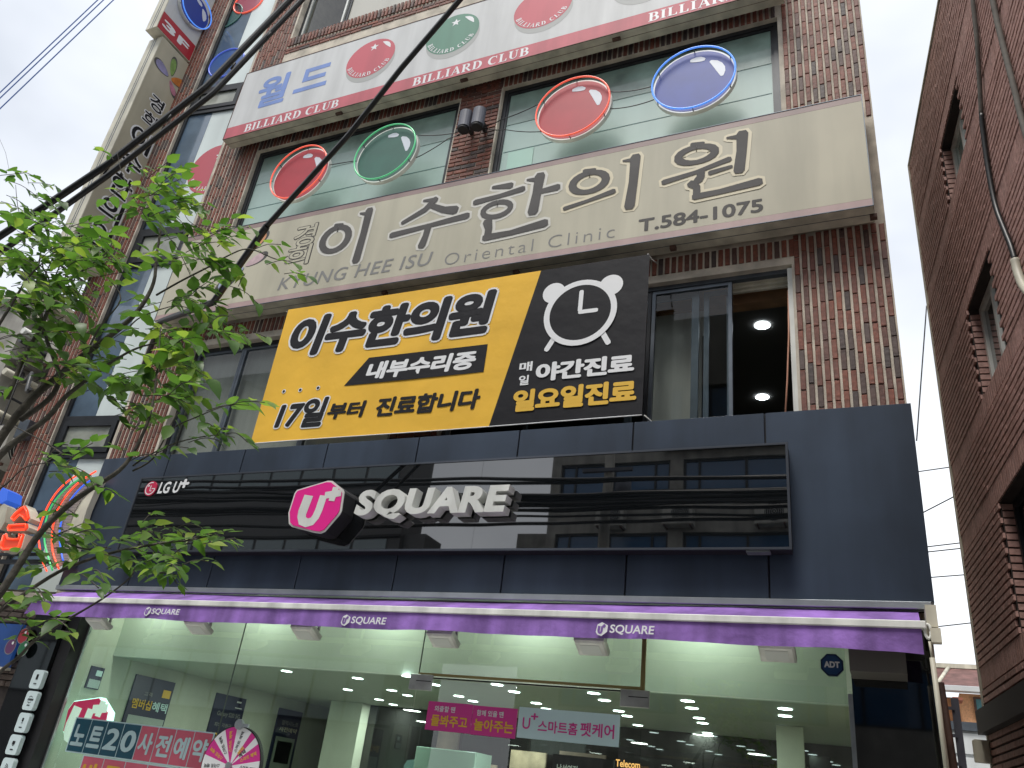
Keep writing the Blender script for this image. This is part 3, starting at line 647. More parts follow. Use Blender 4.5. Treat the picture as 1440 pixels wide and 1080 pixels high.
def ntext(body, box, m, off, sh=0, w=.004, sp=1.0, nm='lettering'):
    k = MB(); text(k, body, box, YN-w, off, sh, fn=bfn, sp=sp); return H.part(nm, k, m)
bb = nbox((409, 490), (693, 430), (418, 500), (424, 450))
ntext('이수한의원', bb, M_white, .095, .13, .005, .92, 'lettering_outline'); ntext('이수한의원', bb, M_ink, .052, .13, .0075, .92)
k = MB().poly([at(*q, YN) for q in ((484, 543), (519, 503), (686, 484), (680, 523))], YN-.004); k.v = [bfn(p) for p in k.v]; H.part('black_strip', k, M_ink)
ntext('내부수리중', nbox((515, 533), (669, 500), (521, 533), (521, 511)), M_white, .045, .12, .0075, .95)
bb = nbox((388, 600), (462, 562), (393, 603), (400, 566)); bb = (bb[0], bb[1], bb[2], bb[3])
ntext('17일', bb, M_white, .085, .13, .005, 1, 'lettering_outline'); ntext('17일', bb, M_ink, .042, .13, .0075, 1)
for q in ((400, 551), (423, 549), (448, 546)):
    u, v = at(*q, YN); k = MB().disc(u, v, YN-.005, .027, n=20); k.disc(u, v, YN-.0065, .017, n=20, m=1); k.v = [bfn(p) for p in k.v]; H.part('accent_dot', k, [M_white, M_ink])
ntext('부터', nbox((461, 585), (515, 565), (468, 589), (470, 568)), M_ink, .04, .1, .005, .95)
ntext('진료합니다', nbox((529, 580), (676, 548), (535, 585), (536, 560)), M_ink, .04, .1, .005, .95)
ntext('매', nbox((731, 520), (749, 510), (731, 523), (746, 509)), M_white, .03); ntext('일', nbox((730, 538), (744, 530), (731, 542), (743, 528)), M_white, .03)
ntext('야간진료', nbox((755, 530), (891, 505), (760, 536), (757, 513)), M_white, .05, 0, .0075, .95)
ntext('일요일진료', nbox((722, 575), (894, 545), (727, 578), (724, 551)), M_yel2, .05, 0, .0075, .95)
cu, cv = at(816, 440, YN); k = MB(); rk = .345; k.annulus(cu, cv, YN-.010, rk-.03, rk+.03)
for s_ in (-1, 1):
    a = pi/2-s_*.83; k.disc(cu+rk*1.17*cos(a), cv+rk*1.17*sin(a), YN-.0045, .12, n=26); k.stroke([(cu+s_*.25, cv-.27), (cu+s_*.31, cv-.38)], .055, YN-.0055)
k.stroke([(cu, cv+.02), (cu, cv+.24)], .045, YN-.010); k.stroke([(cu, cv), (cu+.17, cv)], .045, YN-.0106)
k2 = MB().disc(cu, cv, YN-.0068, rk-.036); k2.v = [bfn(p) for p in k2.v]; k.v = [bfn(p) for p in k.v]
cl = H.part('clock_print', k, M_white); H.part('clock_face', MB().add([bfn(p) for p in MB().disc(cu, cv, YN-.0078, rk-.0).v], [tuple(range(40))]), M_ink, cl)
for q0, q1 in (((403, 438), (398, 432)), ((911, 357), (916, 352)), ((357, 622), (352, 632)), ((906, 584), (930, 592))):
    u0, v0 = at(*q0, YN); u1, v1 = at(*q1, YN); H.part('tie_cord', MB().tube([(u0, YN, v0), ((u0+u1)/2, YN+.1, (v0+v1)/2-.02), (u1, YN+.22, v1)], .006), M_white_metal)
H.part('hem', MB().tube([bfn((nu0+(nu1-nu0)*i/30, YN-.003, nv0)) for i in range(31)], .006), M_white)
# ================================================================== DARK SHOP FASCIA with its panels
YF = 6.20
A = Thing('shop_fascia', 'dark slate blue metal panel cladding band across the top of the phone shop', 'fascia', F0, (-4, YF, 3.1))
fu0, fu1 = -8.43, .272; fv0, fv1 = 3.11, 4.625
A.part('backing', MB().box(fu0+.01, fu1-.01, YF+.02, YB-.03, fv0+.01, fv1-.008), M_gap)
js = [fu0, -7.365, -6.26, -5.162, -4.071, -2.992, -1.908, -.806, fu1]
pb0, pb1 = 3.435, 4.29
for i in range(8):
    a, b = js[i]+(.006 if i else 0), js[i+1]-(.006 if i < 7 else 0)
    if i in (0, 7):
        A.part('cladding_panel', MB().cbox(a, b, YF, YF+.018, fv0, fv1, .003), M_fascia)
    else:
        A.part('cladding_panel', MB().cbox(a, b, YF, YF+.018, 3.86, fv1, .003), M_fascia); A.part('cladding_panel', MB().cbox(a, b, YF, YF+.018, fv0, 3.852, .003), M_fascia)
A.part('cladding_panel', MB().box(fu0, fu0+.018, YF+.02, YB-.022, fv0, fv1), M_fascia); A.part('cladding_panel', MB().box(fu1-.018, fu1, YF+.02, YB-.022, fv0, fv1), M_fascia)
A.part('coping', MB().box(fu0, fu1, YF+.02, YB-.022, fv1-.006, fv1), M_fascia)
A.part('bottom_trim', MB().cbox(fu0+.02, fu1-.02, YF-.035, YF+.05, 3.055, 3.105, .004), M_silver)
# ================================================================== GLOSS BLACK LIGHT SIGN
YP = 6.05
Pn = Thing('shop_sign', 'long glossy black sign panel with raised white letters and a pink hexagon emblem', 'sign', F0, (-4, YP, 3.4))
pu0, pu1, pv0, pv1 = -7.515, -.62, 3.435, 4.287
Pn.part('box', MB().box(pu0+.01, pu1-.01, YP+.016, YF-.002, pv0+.006, pv1-.006), M_black)
glp = [pu0+.018, -3.245, pu1-.018]
gmat = M_gloss
nodes = gmat.node_tree; bb_ = nodes.nodes['Principled BSDF']; c_ = nodes.nodes.new('ShaderNodeTexCoord'); n_ = nodes.nodes.new('ShaderNodeTexNoise'); n_.inputs['Scale'].default_value = .9; n_.inputs['Detail'].default_value = 1
bp_ = nodes.nodes.new('ShaderNodeBump'); bp_.inputs['Strength'].default_value = .09; bp_.inputs['Distance'].default_value = .02
nodes.links.new(c_.outputs['Object'], n_.inputs['Vector']); nodes.links.new(n_.outputs[0], bp_.inputs['Height']); nodes.links.new(bp_.outputs[0], bb_.inputs['Normal'])
for a, b in zip(glp, glp[1:]): Pn.part('gloss_panel', MB().box(a+.001, b-.001, YP, YP+.014, pv0+.018, pv1-.018), gmat)
ed = MB(); frame_rect(ed, pu0, pu1, pv0, pv1, .018, YP-.008, YP+.012); Pn.part('edge_frame', ed, mat('sign_frame', (.10, .11, .13), .3, .7))
Pn.part('maker_plate', MB().box(-.95, -.78, YP+.02, YP+.10, pv0-.012, pv0+.004), M_silver)
u, v = at(212, 687, YP-.01)
rl = .085; k = MB().disc(u, v, YP-.013, rl, w1=YP-.002); lg = Pn.part('round_logo', k, M_lgred)
k = MB(); k.annulus(u, v, YP-.0145, rl*.74, rl*.88, 40, 0, R(75), R(355)); k.stroke([(u+.0, v+.035), (u+.0, v-.03), (u+.028, v-.03)], .010, YP-.0147, cap=False); k.stroke([(u+.02, v-.004), (u+.07, v-.004)], .010, YP-.0150, cap=False); k.disc(u-.035, v+.03, YP-.0145, .011, n=14)
Pn.part('logo_print', k, M_white, lg)
k = MB(); text(k, 'LG U', bx(F0, YP, (223, 692), (256, 680), (226, 694), (250, 678)), YP-.012, .03, .12); text(k, '+', bx(F0, YP, (256, 680), (267, 678), (258, 686), (262, 675)), YP-.0125, .04); Pn.part('lettering', k, M_white)
# raised letters
YL = 5.915
def solid_text(body, box, off, shear, depth, w):
    k = MB(); vs, fs = glyphs(body, off, 1.06, .5); rv, _ = glyphs(body, off, 1.06, 0)
    rv = [(p[0]+shear*p[1], p[1]) for p in rv]; x0, x1 = min(p[0] for p in rv), max(p[0] for p in rv); y0, y1 = min(p[1] for p in rv), max(p[1] for p in rv)
    a, b = (box[1]-box[0])/(x1-x0), (box[3]-box[2])/(y1-y0)
    k.add([(box[0]+(p[0]+shear*p[1]-x0)*a, w+(.5-p[2])*depth, box[2]+(p[1]-y0)*b) for p in vs], fs); return k
sqb = (at(496, 728, YL)[0], at(716, 690, YL)[0], at(506, 731, YL)[1], at(712, 681, YL)[1])
xs = 0; wds = []
letters = 'SQUARE'
tot = None
def letter_bounds():
    vs, fs = glyphs('SQUARE', .045, 1.06, 0)
k = MB(); kk = solid_text('SQUARE', (sqb[0], sqb[1], sqb[2]-.0, sqb[3]), .045, .12, YP-.02-YL, YL)
# split the word into its letters by connected islands
import collections
par = list(range(len(kk.v)))
def fnd(i):
    while par[i] != i: par[i] = par[par[i]]; i = par[i]
    return i
key = {}
for i, p in enumerate(kk.v):
    q = (round(p[0], 4), round(p[1], 4), round(p[2], 4)); 
    if q in key: par[fnd(i)] = fnd(key[q])
    else: key[q] = i
for f in kk.f:
    for i in f[1:]: par[fnd(i)] = fnd(f[0])
grp = collections.defaultdict(list)
for f in kk.f: grp[fnd(f[0])].append(f)
for g_, fs in sorted(grp.items(), key=lambda t: min(kk.v[i][0] for f in t[1] for i in f)):
    ids = sorted({i for f in fs for i in f}); mp_ = {i: j for j, i in enumerate(ids)}
    Pn.part('raised_letter', MB().add([kk.v[i] for i in ids], [tuple(mp_[i] for i in f) for f in fs]), M_whiteL)
# hexagon emblem, deep box
YH = 5.86
hexp = [at(*q, YH) for q in ((468, 677.5), (484, 690), (481, 719), (458, 746), (443, 749), (409, 737), (407, 722), (416, 690), (424, 687))]
hexp = [at(160+a/3, 640+b/3, YH) for a, b in ((905, 112), (925, 113), (968, 148), (973, 160), (962, 235), (955, 250), (893, 322), (875, 330), (850, 327), (757, 303), (744, 290), (742, 245), (768, 163), (778, 150))]
def inset(pts, q):
    cx = sum(p[0] for p in pts)/len(pts); cy = sum(p[1] for p in pts)/len(pts); return [(cx+(p[0]-cx)*q, cy+(p[1]-cy)*q) for p in pts]
E_ = Pn.part('emblem_box', MB().poly(hexp, YH, YP-.003), M_black)
Pn.part('emblem_rim', MB().poly(inset(hexp, 1.02), YH-.012, YH-.001), M_whiteL, E_)
Pn.part('emblem_face', MB().poly(inset(hexp, .95), YH-.022, YH-.0125), M_magenta, E_)
def uplus(mb, P, w, s=1.0, m=0, wd=.085):
    """P maps unit coords to (u,v)"""
    pts = [(.17, .86), (.11, .42)]+[(.11, .30), (.16, .16), (.29, .10), (.42, .14), (.49, .26), (.53, .44), (.57, .84)]
    mb.stroke([P(*p) for p in pts], [wd*1.25]*2+[wd*1.15, wd*1.1, wd, wd, wd, wd, wd], w, m, cap=False)
    mb.stroke([P(.60, .84), P(1.02, .90)], wd*.8, w-.0006, m, cap=False); mb.stroke([P(.85, 1.06), P(.81, .68)], wd*.8, w-.0012, m, cap=False)
hx0 = at(160+760/3, 640+290/3, YH)[0]; hx1 = at(160+962/3, 640+200/3, YH)[0]; hy0 = at(160+850/3, 640+300/3, YH)[1]; hy1 = at(160+925/3, 640+125/3, YH)[1]
k = MB(); uplus(k, lambda a, b: (hx0+.04+(hx1-hx0-.06)*a, hy0-.01+(hy1-hy0-.02)*b*.93), YH-.024, wd=.085); Pn.part('emblem_lettering', k, M_whiteL, E_)
# ================================================================== PURPLE AWNING
YR = 5.90
Aw = Thing('awning', 'retracted purple canvas awning with silver front rail and hanging valance printed in white', 'awning', F0, (-4, YR, 2.7))
au0, au1 = -8.30, .165
def sheet(fa, fb, nu, nv, wav, th=0):
    k = MB()
    for j in range(nv+1):
        for i in range(nu+1):
            a, b = fa(i/nu), fb(i/nu); t = j/nv; p = [a[q]+(b[q]-a[q])*t for q in range(3)]; p[1] += wav(i/nu, t); k.v.append(tuple(p))
    for j in range(nv):
        for i in range(nu): q = j*(nu+1)+i; k.f.append((q, q+1, q+nu+2, q+nu+1)); k.m.append(0); k.s.append(True)
    return k
lu = lambda t: au0+(au1-au0)*t
Aw.part('canopy', sheet(lambda t: (lu(t), YR+.03, 2.915), lambda t: (lu(t)+.0, YF+.02, 3.045+.008*sin(9*t)), 80, 4, lambda s, t: .012*sin(40*s+3*t)*sin(pi*t)), M_purple)
Aw.part('front_rail', MB().cbox(au0, au1+.03, YR-.03, YR+.03, 2.862, 2.912, .006), M_white_metal)
Aw.part('valance', sheet(lambda t: (lu(t)-.06*(1-t)*(1-t)*0-(.07*(1-min(1, t*6))), YR-.015, 2.728-.012*abs(sin(16*t))-.02*max(0, t-.93)*14), lambda t: (lu(t), YR-.012, 2.865), 160, 6, lambda s, t: (.012*sin(52*s)+.006*sin(131*s+1))*(1-t)), M_purple)
for l, r, b, t in (((203, 861), (252, 862), (215, 866), (215, 854)), ((480, 872), (543, 873), (495, 880), (495, 865)), ((838, 883), (920, 886), (856, 894), (856, 876))):
    q = bx(F0, YR-.035, l, r, b, t); hh = q[3]-q[2]; hw = hh*1.0
    k = MB().poly([(q[0], q[2]+hh*.25), (q[0]+hw*.12, q[3]-hh*.15), (q[0]+hw*.5, q[3]+.004), (q[0]+hw, q[3]-hh*.2), (q[0]+hw*.95, q[2]+hh*.3), (q[0]+hw*.5, q[2]-.004), (q[0]+hw*.15, q[2]+hh*.05)], YR-.035)
    pr = Aw.part('printed_emblem', k, M_white)
    k = MB(); uplus(k, lambda a, b, q=q: (q[0]+hw*(.18+.62*a), q[2]+hh*(.12+.72*b)), YR-.037, wd=.016); Aw.part('emblem_lettering', k, M_purple, pr)
    k = MB(); text(k, 'SQUARE', (q[0]+hw*1.18, q[1], q[2]+hh*.13, q[3]-hh*.13), YR-.035, .02, .1); Aw.part('lettering', k, M_white)
br = MB().box(au1+.035, au1+.10, YR-.0, YR+.30, 2.88, 3.02).box(au1+.05, au1+.11, YR-.02, YR+.05, 2.78, 2.87); Aw.part('end_bracket', br, M_cream_metal)
rg = MB(); pz = at(1305, 888, YR)
rg.tube([(pz[0]+.035*cos(a*pi/8)*.5, YR, pz[1]+.045*sin(a*pi/8)) for a in range(17)], .010); hk = Aw.part('winding_eye', rg, M_white_metal)
pp_ = [at(1307, 902, YR), at(1311, 925, YR), at(1334, 1100, YR)]
Aw.part('winding_rod', MB().tube([(pp_[0][0], YR, pp_[0][1]), (pp_[1][0], YR, pp_[1][1])], .008).tube([(pp_[1][0], YR, pp_[1][1]), (pp_[2][0], YR+.02, pp_[2][1])], .016, 8), M_cream_metal)
# flood lights below the awning
FL = None
for i, (px, py) in enumerate(((139, 876), (279, 882), (430, 889), (623, 899), (832, 909), (1093, 917))):
    p = atw(px, py, 6.28); t = Thing('flood_light', 'x', 'flood light', F0, (p.x, p.y, p.z), 'square flood lights under the awning')
    k = MB(); 
    def tl(pts, ang=R(62)): return [(q[0]+p.x, (q[1]*cos(ang)-q[2]*sin(ang))+p.y, (q[1]*sin(ang)+q[2]*cos(ang))+p.z) for q in pts]
    bxm = MB().cbox(-.125, .125, -.03, .03, -.09, .09, .015); k.add(tl(bxm.v), bxm.f); t.part('casing', k, M_white_metal)
    g2 = MB().box(-.08, .08, -.034, -.031, -.055, .05); t.part('lens', MB().add(tl(g2.v), g2.f), mat('lens_grey', (.62, .64, .62), .35) if i == 0 else bpy.data.materials['lens_grey'])
    t.part('bracket', MB().box(p.x-.1, p.x-.08, p.y+.05, p.y+.07, p.z, p.z+.25).box(p.x+.08, p.x+.1, p.y+.05, p.y+.07, p.z, p.z+.25), M_white_metal)
    t.o['label'] = ['square white flood light under the left end of the purple valance', 'square white flood light between the first logo and the second, above the pale wall', 'square white flood light just left of the middle valance logo', 'square white flood light above the glass shop door, right of the middle valance logo', 'square white flood light just left of the right valance logo', 'square white flood light beside the blue octagonal badge, near the right end'][i]
# ================================================================== NEON BALLS on the third floor
def ball(u, v, r, face, tube, label, fr=F0, w=YS+.03, thing=None, group='round neon ball signs'):
    T = thing or Thing('neon_ball_sign', label, 'neon sign', fr, (u, w, v), group)
    body = T.part('disc_box', MB().disc(u, v, w, r, w1=w+.055, n=56), M_white_metal)
    T.part('disc_face', MB().disc(u, v, w-.003, r-.02, w1=w-.0005, n=56), face, body)
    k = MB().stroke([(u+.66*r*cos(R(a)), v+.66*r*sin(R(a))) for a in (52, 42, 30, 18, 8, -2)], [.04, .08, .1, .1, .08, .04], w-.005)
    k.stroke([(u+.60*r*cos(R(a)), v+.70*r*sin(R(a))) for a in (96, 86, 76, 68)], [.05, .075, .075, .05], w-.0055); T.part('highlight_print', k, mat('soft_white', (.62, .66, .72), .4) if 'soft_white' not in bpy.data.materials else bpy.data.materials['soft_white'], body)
    T.part('neon_tube', MB().ring(u, v, w-.06, r*.99, .011, 56), tube, body)
    for a in range(30, 390, 60): T.part('tube_support', MB().tube([(u+r*.99*cos(R(a)), w, v+r*.99*sin(R(a))), (u+r*.99*cos(R(a)), w-.06, v+r*.99*sin(R(a)))], .006, 5), M_aluL, body)
    return T
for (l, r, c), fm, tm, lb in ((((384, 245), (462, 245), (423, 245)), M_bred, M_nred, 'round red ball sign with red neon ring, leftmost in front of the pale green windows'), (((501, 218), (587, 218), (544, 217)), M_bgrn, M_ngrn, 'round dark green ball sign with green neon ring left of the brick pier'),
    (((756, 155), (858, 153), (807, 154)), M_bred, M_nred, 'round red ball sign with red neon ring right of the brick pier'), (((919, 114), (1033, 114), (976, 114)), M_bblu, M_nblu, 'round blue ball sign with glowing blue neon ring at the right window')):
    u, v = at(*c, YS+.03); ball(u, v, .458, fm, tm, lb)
# transformer boxes on the middle pier
for i, (px, py) in enumerate(((653, 168), (672, 164))):
    u, v = at(px, py, YS+.05); w = YS+.07
    t = Thing('transformer_box', ['grey neon transformer can on the brick pier, the left and lower one', 'grey neon transformer can on the brick pier, the right and higher one'][i], 'transformer', F0, (u, w, v-.13), 'transformer cans on the brick pier')
    k = MB(); pts = [(u+.085*cos(a*pi/9), w+.075*sin(a*pi/9)) for a in range(18)]; n = 18
    k.add([(a, b, v-.13) for a, b in pts]+[(a, b, v+.13) for a, b in pts], [tuple(range(n-1, -1, -1)), tuple(range(n, 2*n))]+[(i_, (i_+1) % n, (i_+1) % n+n, i_+n) for i_ in range(n)]); t.part('casing', k, M_grey_box)
    t.part('cap', MB().disc(u, v, w, .01).tube([(u, w, v-.17), (u, w, v-.13)], .07, 14), M_black)
    t.part('bracket', MB().box(u-.02, u+.02, w+.06, YB-.02, v-.05, v+.05), M_black)
def wire(pts, r, label, m=M_rubber, cat='cable', name='cable', group=None, sag=0, seg=10, fr=F0):
    P = []
    for a, b in zip(pts, pts[1:]):
        a, b = Vector(a), Vector(b)
        for i in range(seg): t = i/seg; q = a.lerp(b, t); q.z -= sag*4*t*(1-t); P.append(q)
    P.append(Vector(pts[-1])); return single(name, MB().tube(P, r, 6), m, label, cat, fr, group)
gw = 'thin leads of the neon signs'
wire([atw(463, 232, 6.32), atw(500, 226, 6.32)], .006, 'thin lead between the leftmost red ball sign and the green ball sign', group=gw)
wire([atw(588, 190, 6.32), atw(640, 187, 6.4), atw(650, 180, 6.5)], .006, 'upper thin lead from the green ball sign to the grey transformers', group=gw, sag=.02)
wire([atw(585, 222, 6.32), atw(630, 195, 6.4), atw(655, 183, 6.5)], .006, 'lower thin lead from the green ball sign to the grey transformers', group=gw, sag=.02)
wire([atw(680, 178, 6.5), atw(705, 168, 6.4), atw(760, 145, 6.32)], .006, 'upper thin lead from the grey transformers to the red ball sign', group=gw, sag=.02)
wire([atw(680, 180, 6.5), atw(710, 182, 6.4), atw(762, 185, 6.32)], .006, 'lower thin lead from the grey transformers to the red ball sign', group=gw, sag=.02)
wire([atw(858, 129, 6.32), atw(918, 121, 6.32)], .006, 'upper thin lead between the red and the blue ball sign', group=gw, sag=.03)
wire([atw(858, 153, 6.32), atw(920, 140, 6.32)], .006, 'lower thin lead between the red and the blue ball sign', group=gw, sag=.03)
# ================================================================== BLADE SIGNS projecting at the left corner (faces look along the street)
SIDE = Fr((0, 0, 0), R(90)); WX = 10.3
def sl(px, py): return SIDE.loc(px, py, WX)
T3 = Thing('billiard_blade_sign', 'white projecting sign with red 3F band and blue neon ball at the upper left', 'blade sign', SIDE, (6.0, WX, 12.3))
a0, c0 = sl(222, 33); a1, c1 = sl(265, 91); z0 = (c0+c1)/2; zt = 15.2
rb_ = (sl(232.5, 15)[1]+sl(275, 67)[1])/2
T3.part('box', MB().box(a0, a1, WX+.004, WX+.26, z0, zt), M_cream_metal)
T3.part('face', MB().box(a0+.012, a1-.012, WX, WX+.003, rb_, zt-.02), M_sbwhite)
T3.part('red_band', MB().box(a0+.012, a1-.012, WX-.001, WX+.003, z0+.012, rb_-.002), mat('deep_red_band', (.42, .02, .035), .35, noise=(2, .15)))
T3.part('side_groove', MB().box(a0-.003, a0, WX+.10, WX+.115, z0, zt).box(a0-.003, a0, WX+.15, WX+.165, z0, zt), M_aluL)
k = MB(); hh = rb_-z0; text(k, '3', (a0+.09, a0+.32, z0+.12, rb_-.12), WX-.003, .04); text(k, 'F', (a0+.43, a0+.63, z0+.12, rb_-.12), WX-.003, .045); T3.part('lettering', k, M_white)
bu, bv = sl(268, 17)
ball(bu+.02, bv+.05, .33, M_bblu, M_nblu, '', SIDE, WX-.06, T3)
T3.part('wall_bracket', MB().box(a1, YB+.35, WX+.08, WX+.2, sl(290, 65)[1]-.25, sl(290, 65)[1]), M_rust)
TC = Thing('clinic_blade_sign', 'tall cream projecting sign with a butterfly and vertical black Korean lettering at the left corner', 'blade sign', SIDE, (6.1, WX, 8.0))
e0, e1, y0, y1 = 5.81, 6.54, 7.75, 12.22
TC.part('box', MB().box(e0, e1, WX+.004, WX+.30, y0, y1), M_cream_metal)
TC.part('face', MB().box(e0+.012, e1-.012, WX, WX+.003, y0+.012, y1-.012), mat('sign_tan_vinyl', (.43, .40, .30), .42, noise=(1, .2), streak=(2, .25)))
TC.part('side_groove', MB().box(e0-.003, e0, WX+.12, WX+.135, y0, y1).box(e0-.003, e0, WX+.17, WX+.182, y0, y1), M_aluL)
TC.part('wall_bracket', MB().box(e1, YB+.35, WX+.08, WX+.2, 11.0, 11.25).box(e1, YB+.35, WX+.08, WX+.2, 8.0, 8.25), M_rust)
cx = (e0+e1)/2
for P0, an, l, wd, m_ in (((cx+.04, 11.72), 1.75, .34, .15, M_pg), ((cx+.06, 11.66), .45, .30, .2, mat('petal_bright_orange', (.62, .20, .03), .5, noise=(10, .4))), ((cx-.01, 11.66), 2.9, .30, .2, mat('petal_violet', (.27, .25, .42), .5, noise=(10, .3))), ((cx+.05, 11.62), -.8, .26, .13, mat('petal_rose', (.5, .2, .28), .5, noise=(10, .3)))):
    petal(0, 0, an, l*1.15, wd*1.15, m_, SIDE, WX, TC, P=P0)
zz = 11.15
for ch, s_ in (('경', .26), ('희', .26), ('이', .38), ('수', .38), ('한', .38), ('의', .38), ('원', .38)):
    b_ = (cx-s_/2, cx+s_/2, zz-s_*1.0, zz)
    k = MB(); text(k, ch, b_, WX-.003, .075); TC.part('lettering_outline', k, M_white)
    k = MB(); text(k, ch, b_, WX-.0055, .02); TC.part('lettering', k, M_ink); zz -= s_+.10
k = MB(); text(k, 'T.584-1075', (e0+.05, e1-.06, 8.03, 8.14), WX-.003, .03); TC.part('lettering', k, M_ink)
# ================================================================== SHOPFRONT GLASS AND INTERIOR
YG = 6.70
Q = Thing('shopfront', 'frameless glass shopfront of the phone shop with door, steel patch fittings and brass channels', 'shopfront', F0, (-4, YG, 0))
gu0, gu1 = -8.31, -.345; zt = 3.10; zf = .13
j1 = at(330, 937, YG)[0]; j2 = at(590, 940, YG)[0]; j3 = at(905, 930, YG)[0]
dz = (at(597, 948, YG)[1]+at(900, 975, YG)[1])/2
du0 = at(583, 980, YG)[0]; du1 = at(902, 1000, YG)[0]; dm = at(722, 1000, YG)[0]
for a, b, c, d in ((gu0, j1-.003, zf, zt), (j1+.003, du0-.004, zf, dz), (j1+.003, j2-.003, dz+.004, zt), (j2+.003, j3-.02, dz+.03, zt), (j3+.02, gu1, dz+.004, zt), (du1+.004, gu1, zf, dz)):
    Q.part('pane', MB().box(a, b, YG, YG+.010, c, d), M_glass)
for a, b in ((du0+.002, dm-.003), (dm+.003, du1-.002)): 
    dr = Q.part('glass_door', MB().box(a, b, YG+.012, YG+.022, zf+.01, dz-.02), M_glass)
Q.part('pane_seam', MB().box(j1-.003, j1+.003, YG-.001, YG+.011, zf, zt), mat('seam_dark', (.08, .10, .08), .4)); Q.part('pane_seam', MB().box(j2-.003, j2+.003, YG-.001, YG+.011, dz, zt), bpy.data.materials['seam_dark'])
Q.part('brass_channel', MB().box(j3-.018, j3+.018, YG-.004, YG+.014, dz, zt), M_brass); Q.part('brass_channel', MB().box(j2, j3-.019, YG-.003, YG+.013, dz+.008, dz+.03), M_brass)
Q.part('door_gap', MB().box(du0, du1, YG-.002, YG+.004, dz-.015, dz-.004), M_gap)
Q.part('silicone_edge', MB().box(gu0-.02, gu0-.001, YG-.01, YG+.02, zf, zt), M_silver)
for (a, b, c, d) in (((577, 960), (609, 960), (580, 970), (600, 949)), ((873, 980), (914, 980), (876, 994), (900, 971))):
    q = bx(F0, YG, a, b, c, d); pf = Q.part('patch_fitting', MB().cbox(q[0], q[1], YG-.022, YG-.004, q[2], q[3], .004), M_patch)
    Q.part('fitting_slot', MB().box(q[0]+.07, q[1]-.01, YG-.0235, YG-.022, q[2]+.075, q[2]+.082), M_gap, pf)
# room shell
Rm = Thing('shop_interior', 'bright pale green phone shop interior with low ceiling seen through the glass', 'shop interior', F0, (-4, YG, 0))
rx0, rx1, yb = -8.52, -.20, 14.5; zc = 2.55
Rm.part('floor', MB().box(rx0, rx1, YG+.03, yb, .0, .125), M_floor_in)
Rm.part('side_wall', MB().box(rx0-.15, rx0, YG-.05, yb, 0, 3.9), M_wall_in); Rm.part('side_wall', MB().box(rx1, rx1+.15, YG+.03, yb, 0, 3.9), M_wall_in)
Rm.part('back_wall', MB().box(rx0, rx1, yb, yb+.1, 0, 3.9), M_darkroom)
Rm.part('bulkhead', MB().box(rx0, rx1, 7.30, 7.36, zc, 3.5), M_bulk)
Rm.part('soffit', MB().box(rx0, rx1, YG-.35, 7.36, 3.503, 3.56), M_bulk)
ceil = Rm.part('ceiling', MB().box(rx0, rx1, 7.363, yb, zc, zc+.05), M_ceil_in)
ybk = atz(875, 1022, zc).y; xbl = at(522, 988, ybk)[0]; print('back', ybk, xbl)
M_bk = mat('black_glass_wall', (.010, .010, .010), .02, ior=1.7)
Rm.part('back_partition', MB().box(xbl, rx1, ybk, ybk+.1, .125, zc-.003), M_bk)
Rm.part('pale_column', MB().box(xbl-.55, xbl-.003, ybk-.2, ybk+.1, .125, zc-.003), M_wall_in)
for i, (a, b, m_, z1_) in enumerate(((610, 640, 'brown', 2.35), (650, 700, 'tan', 1.95), (720, 770, 'tan', 2.15), (785, 850, 'brown', 2.2), (935, 985, 'tealp', 2.1), (1000, 1040, 'redp', 2.0), (1045, 1075, 'tealp', 1.9))):
    c_ = {'brown': (.14, .10, .075), 'tan': (.30, .24, .17), 'tealp': (.05, .16, .20), 'redp': (.35, .03, .05)}[m_]
    ua, ub = at(a, 1060, ybk-.1)[0], at(b, 1060, ybk-.1)[0]
    Rm.part('display_board', MB().box(ua, ub, ybk-.06-.04*(i % 3), ybk-.02-.04*(i % 3), .6, z1_), mat('board_'+str(i), c_, .5, noise=(5, .5)))
for i, px in enumerate((590, 630, 690, 745, 800, 960, 1010)):
    ux = at(px, 1070, 8.9)[0]; Rm.part('display_stand', MB().box(ux-.2, ux+.2, 8.8, 9.2, .126, 1.15+.1*(i % 3)).box(ux-.16, ux-.04, 8.82, 8.9, 1.16+.1*(i % 3), 1.35+.1*(i % 3)).box(ux+.04, ux+.14, 8.82, 8.9, 1.16+.1*(i % 3), 1.32+.1*(i % 3)), M_grey_box if i % 2 else M_white_metal)
k = MB(); tq = bx(F0, ybk-.2, (866, 1072), (900, 1075), (870, 1078), (868, 1068)); text(k, 'Telecom', tq, ybk-.2, .02); Rm.part('wall_lettering', k, mat('amber_letters', (.6, .3, .1), .5, emit=((1, .5, .15), .6)))
lampm = None
def downlight(x, y, z, par, m, r=.06):
    Rm.part('downlight', MB().add([(x+r*cos(a*pi/8), y+r*sin(a*pi/8), z-.004) for a in range(16)], [tuple(range(15, -1, -1))]), m, par)
spots = ((403, 944), (503, 954), (573, 951), (489, 970), (551, 971), (533, 984), (573, 978), (553, 991), (611, 963), (645, 979), (665, 986), (699, 963), (723, 973), (754, 989), (768, 997), (835, 975), (850, 985), (870, 1000), (882, 1007), (897, 1020), (967, 986), (973, 996), (983, 1010), (988, 1017), (995, 1031), (998, 1036), (1004, 1046), (1008, 1050), (1013, 1057), (1104, 997), (1104, 1007), (1101, 1022), (1101, 1029), (906, 1026), (916, 1035), (924, 1041), (932, 1049), (938, 1053))
for i, q in enumerate(spots):
    p = atz(*q, zc-.003)
    if p.y < ybk-.05 or (p.x < xbl-.6 and p.y < yb): downlight(p.x, p.y, zc-.001, ceil, M_lampw if i in (33, 34, 35) else M_lamp)
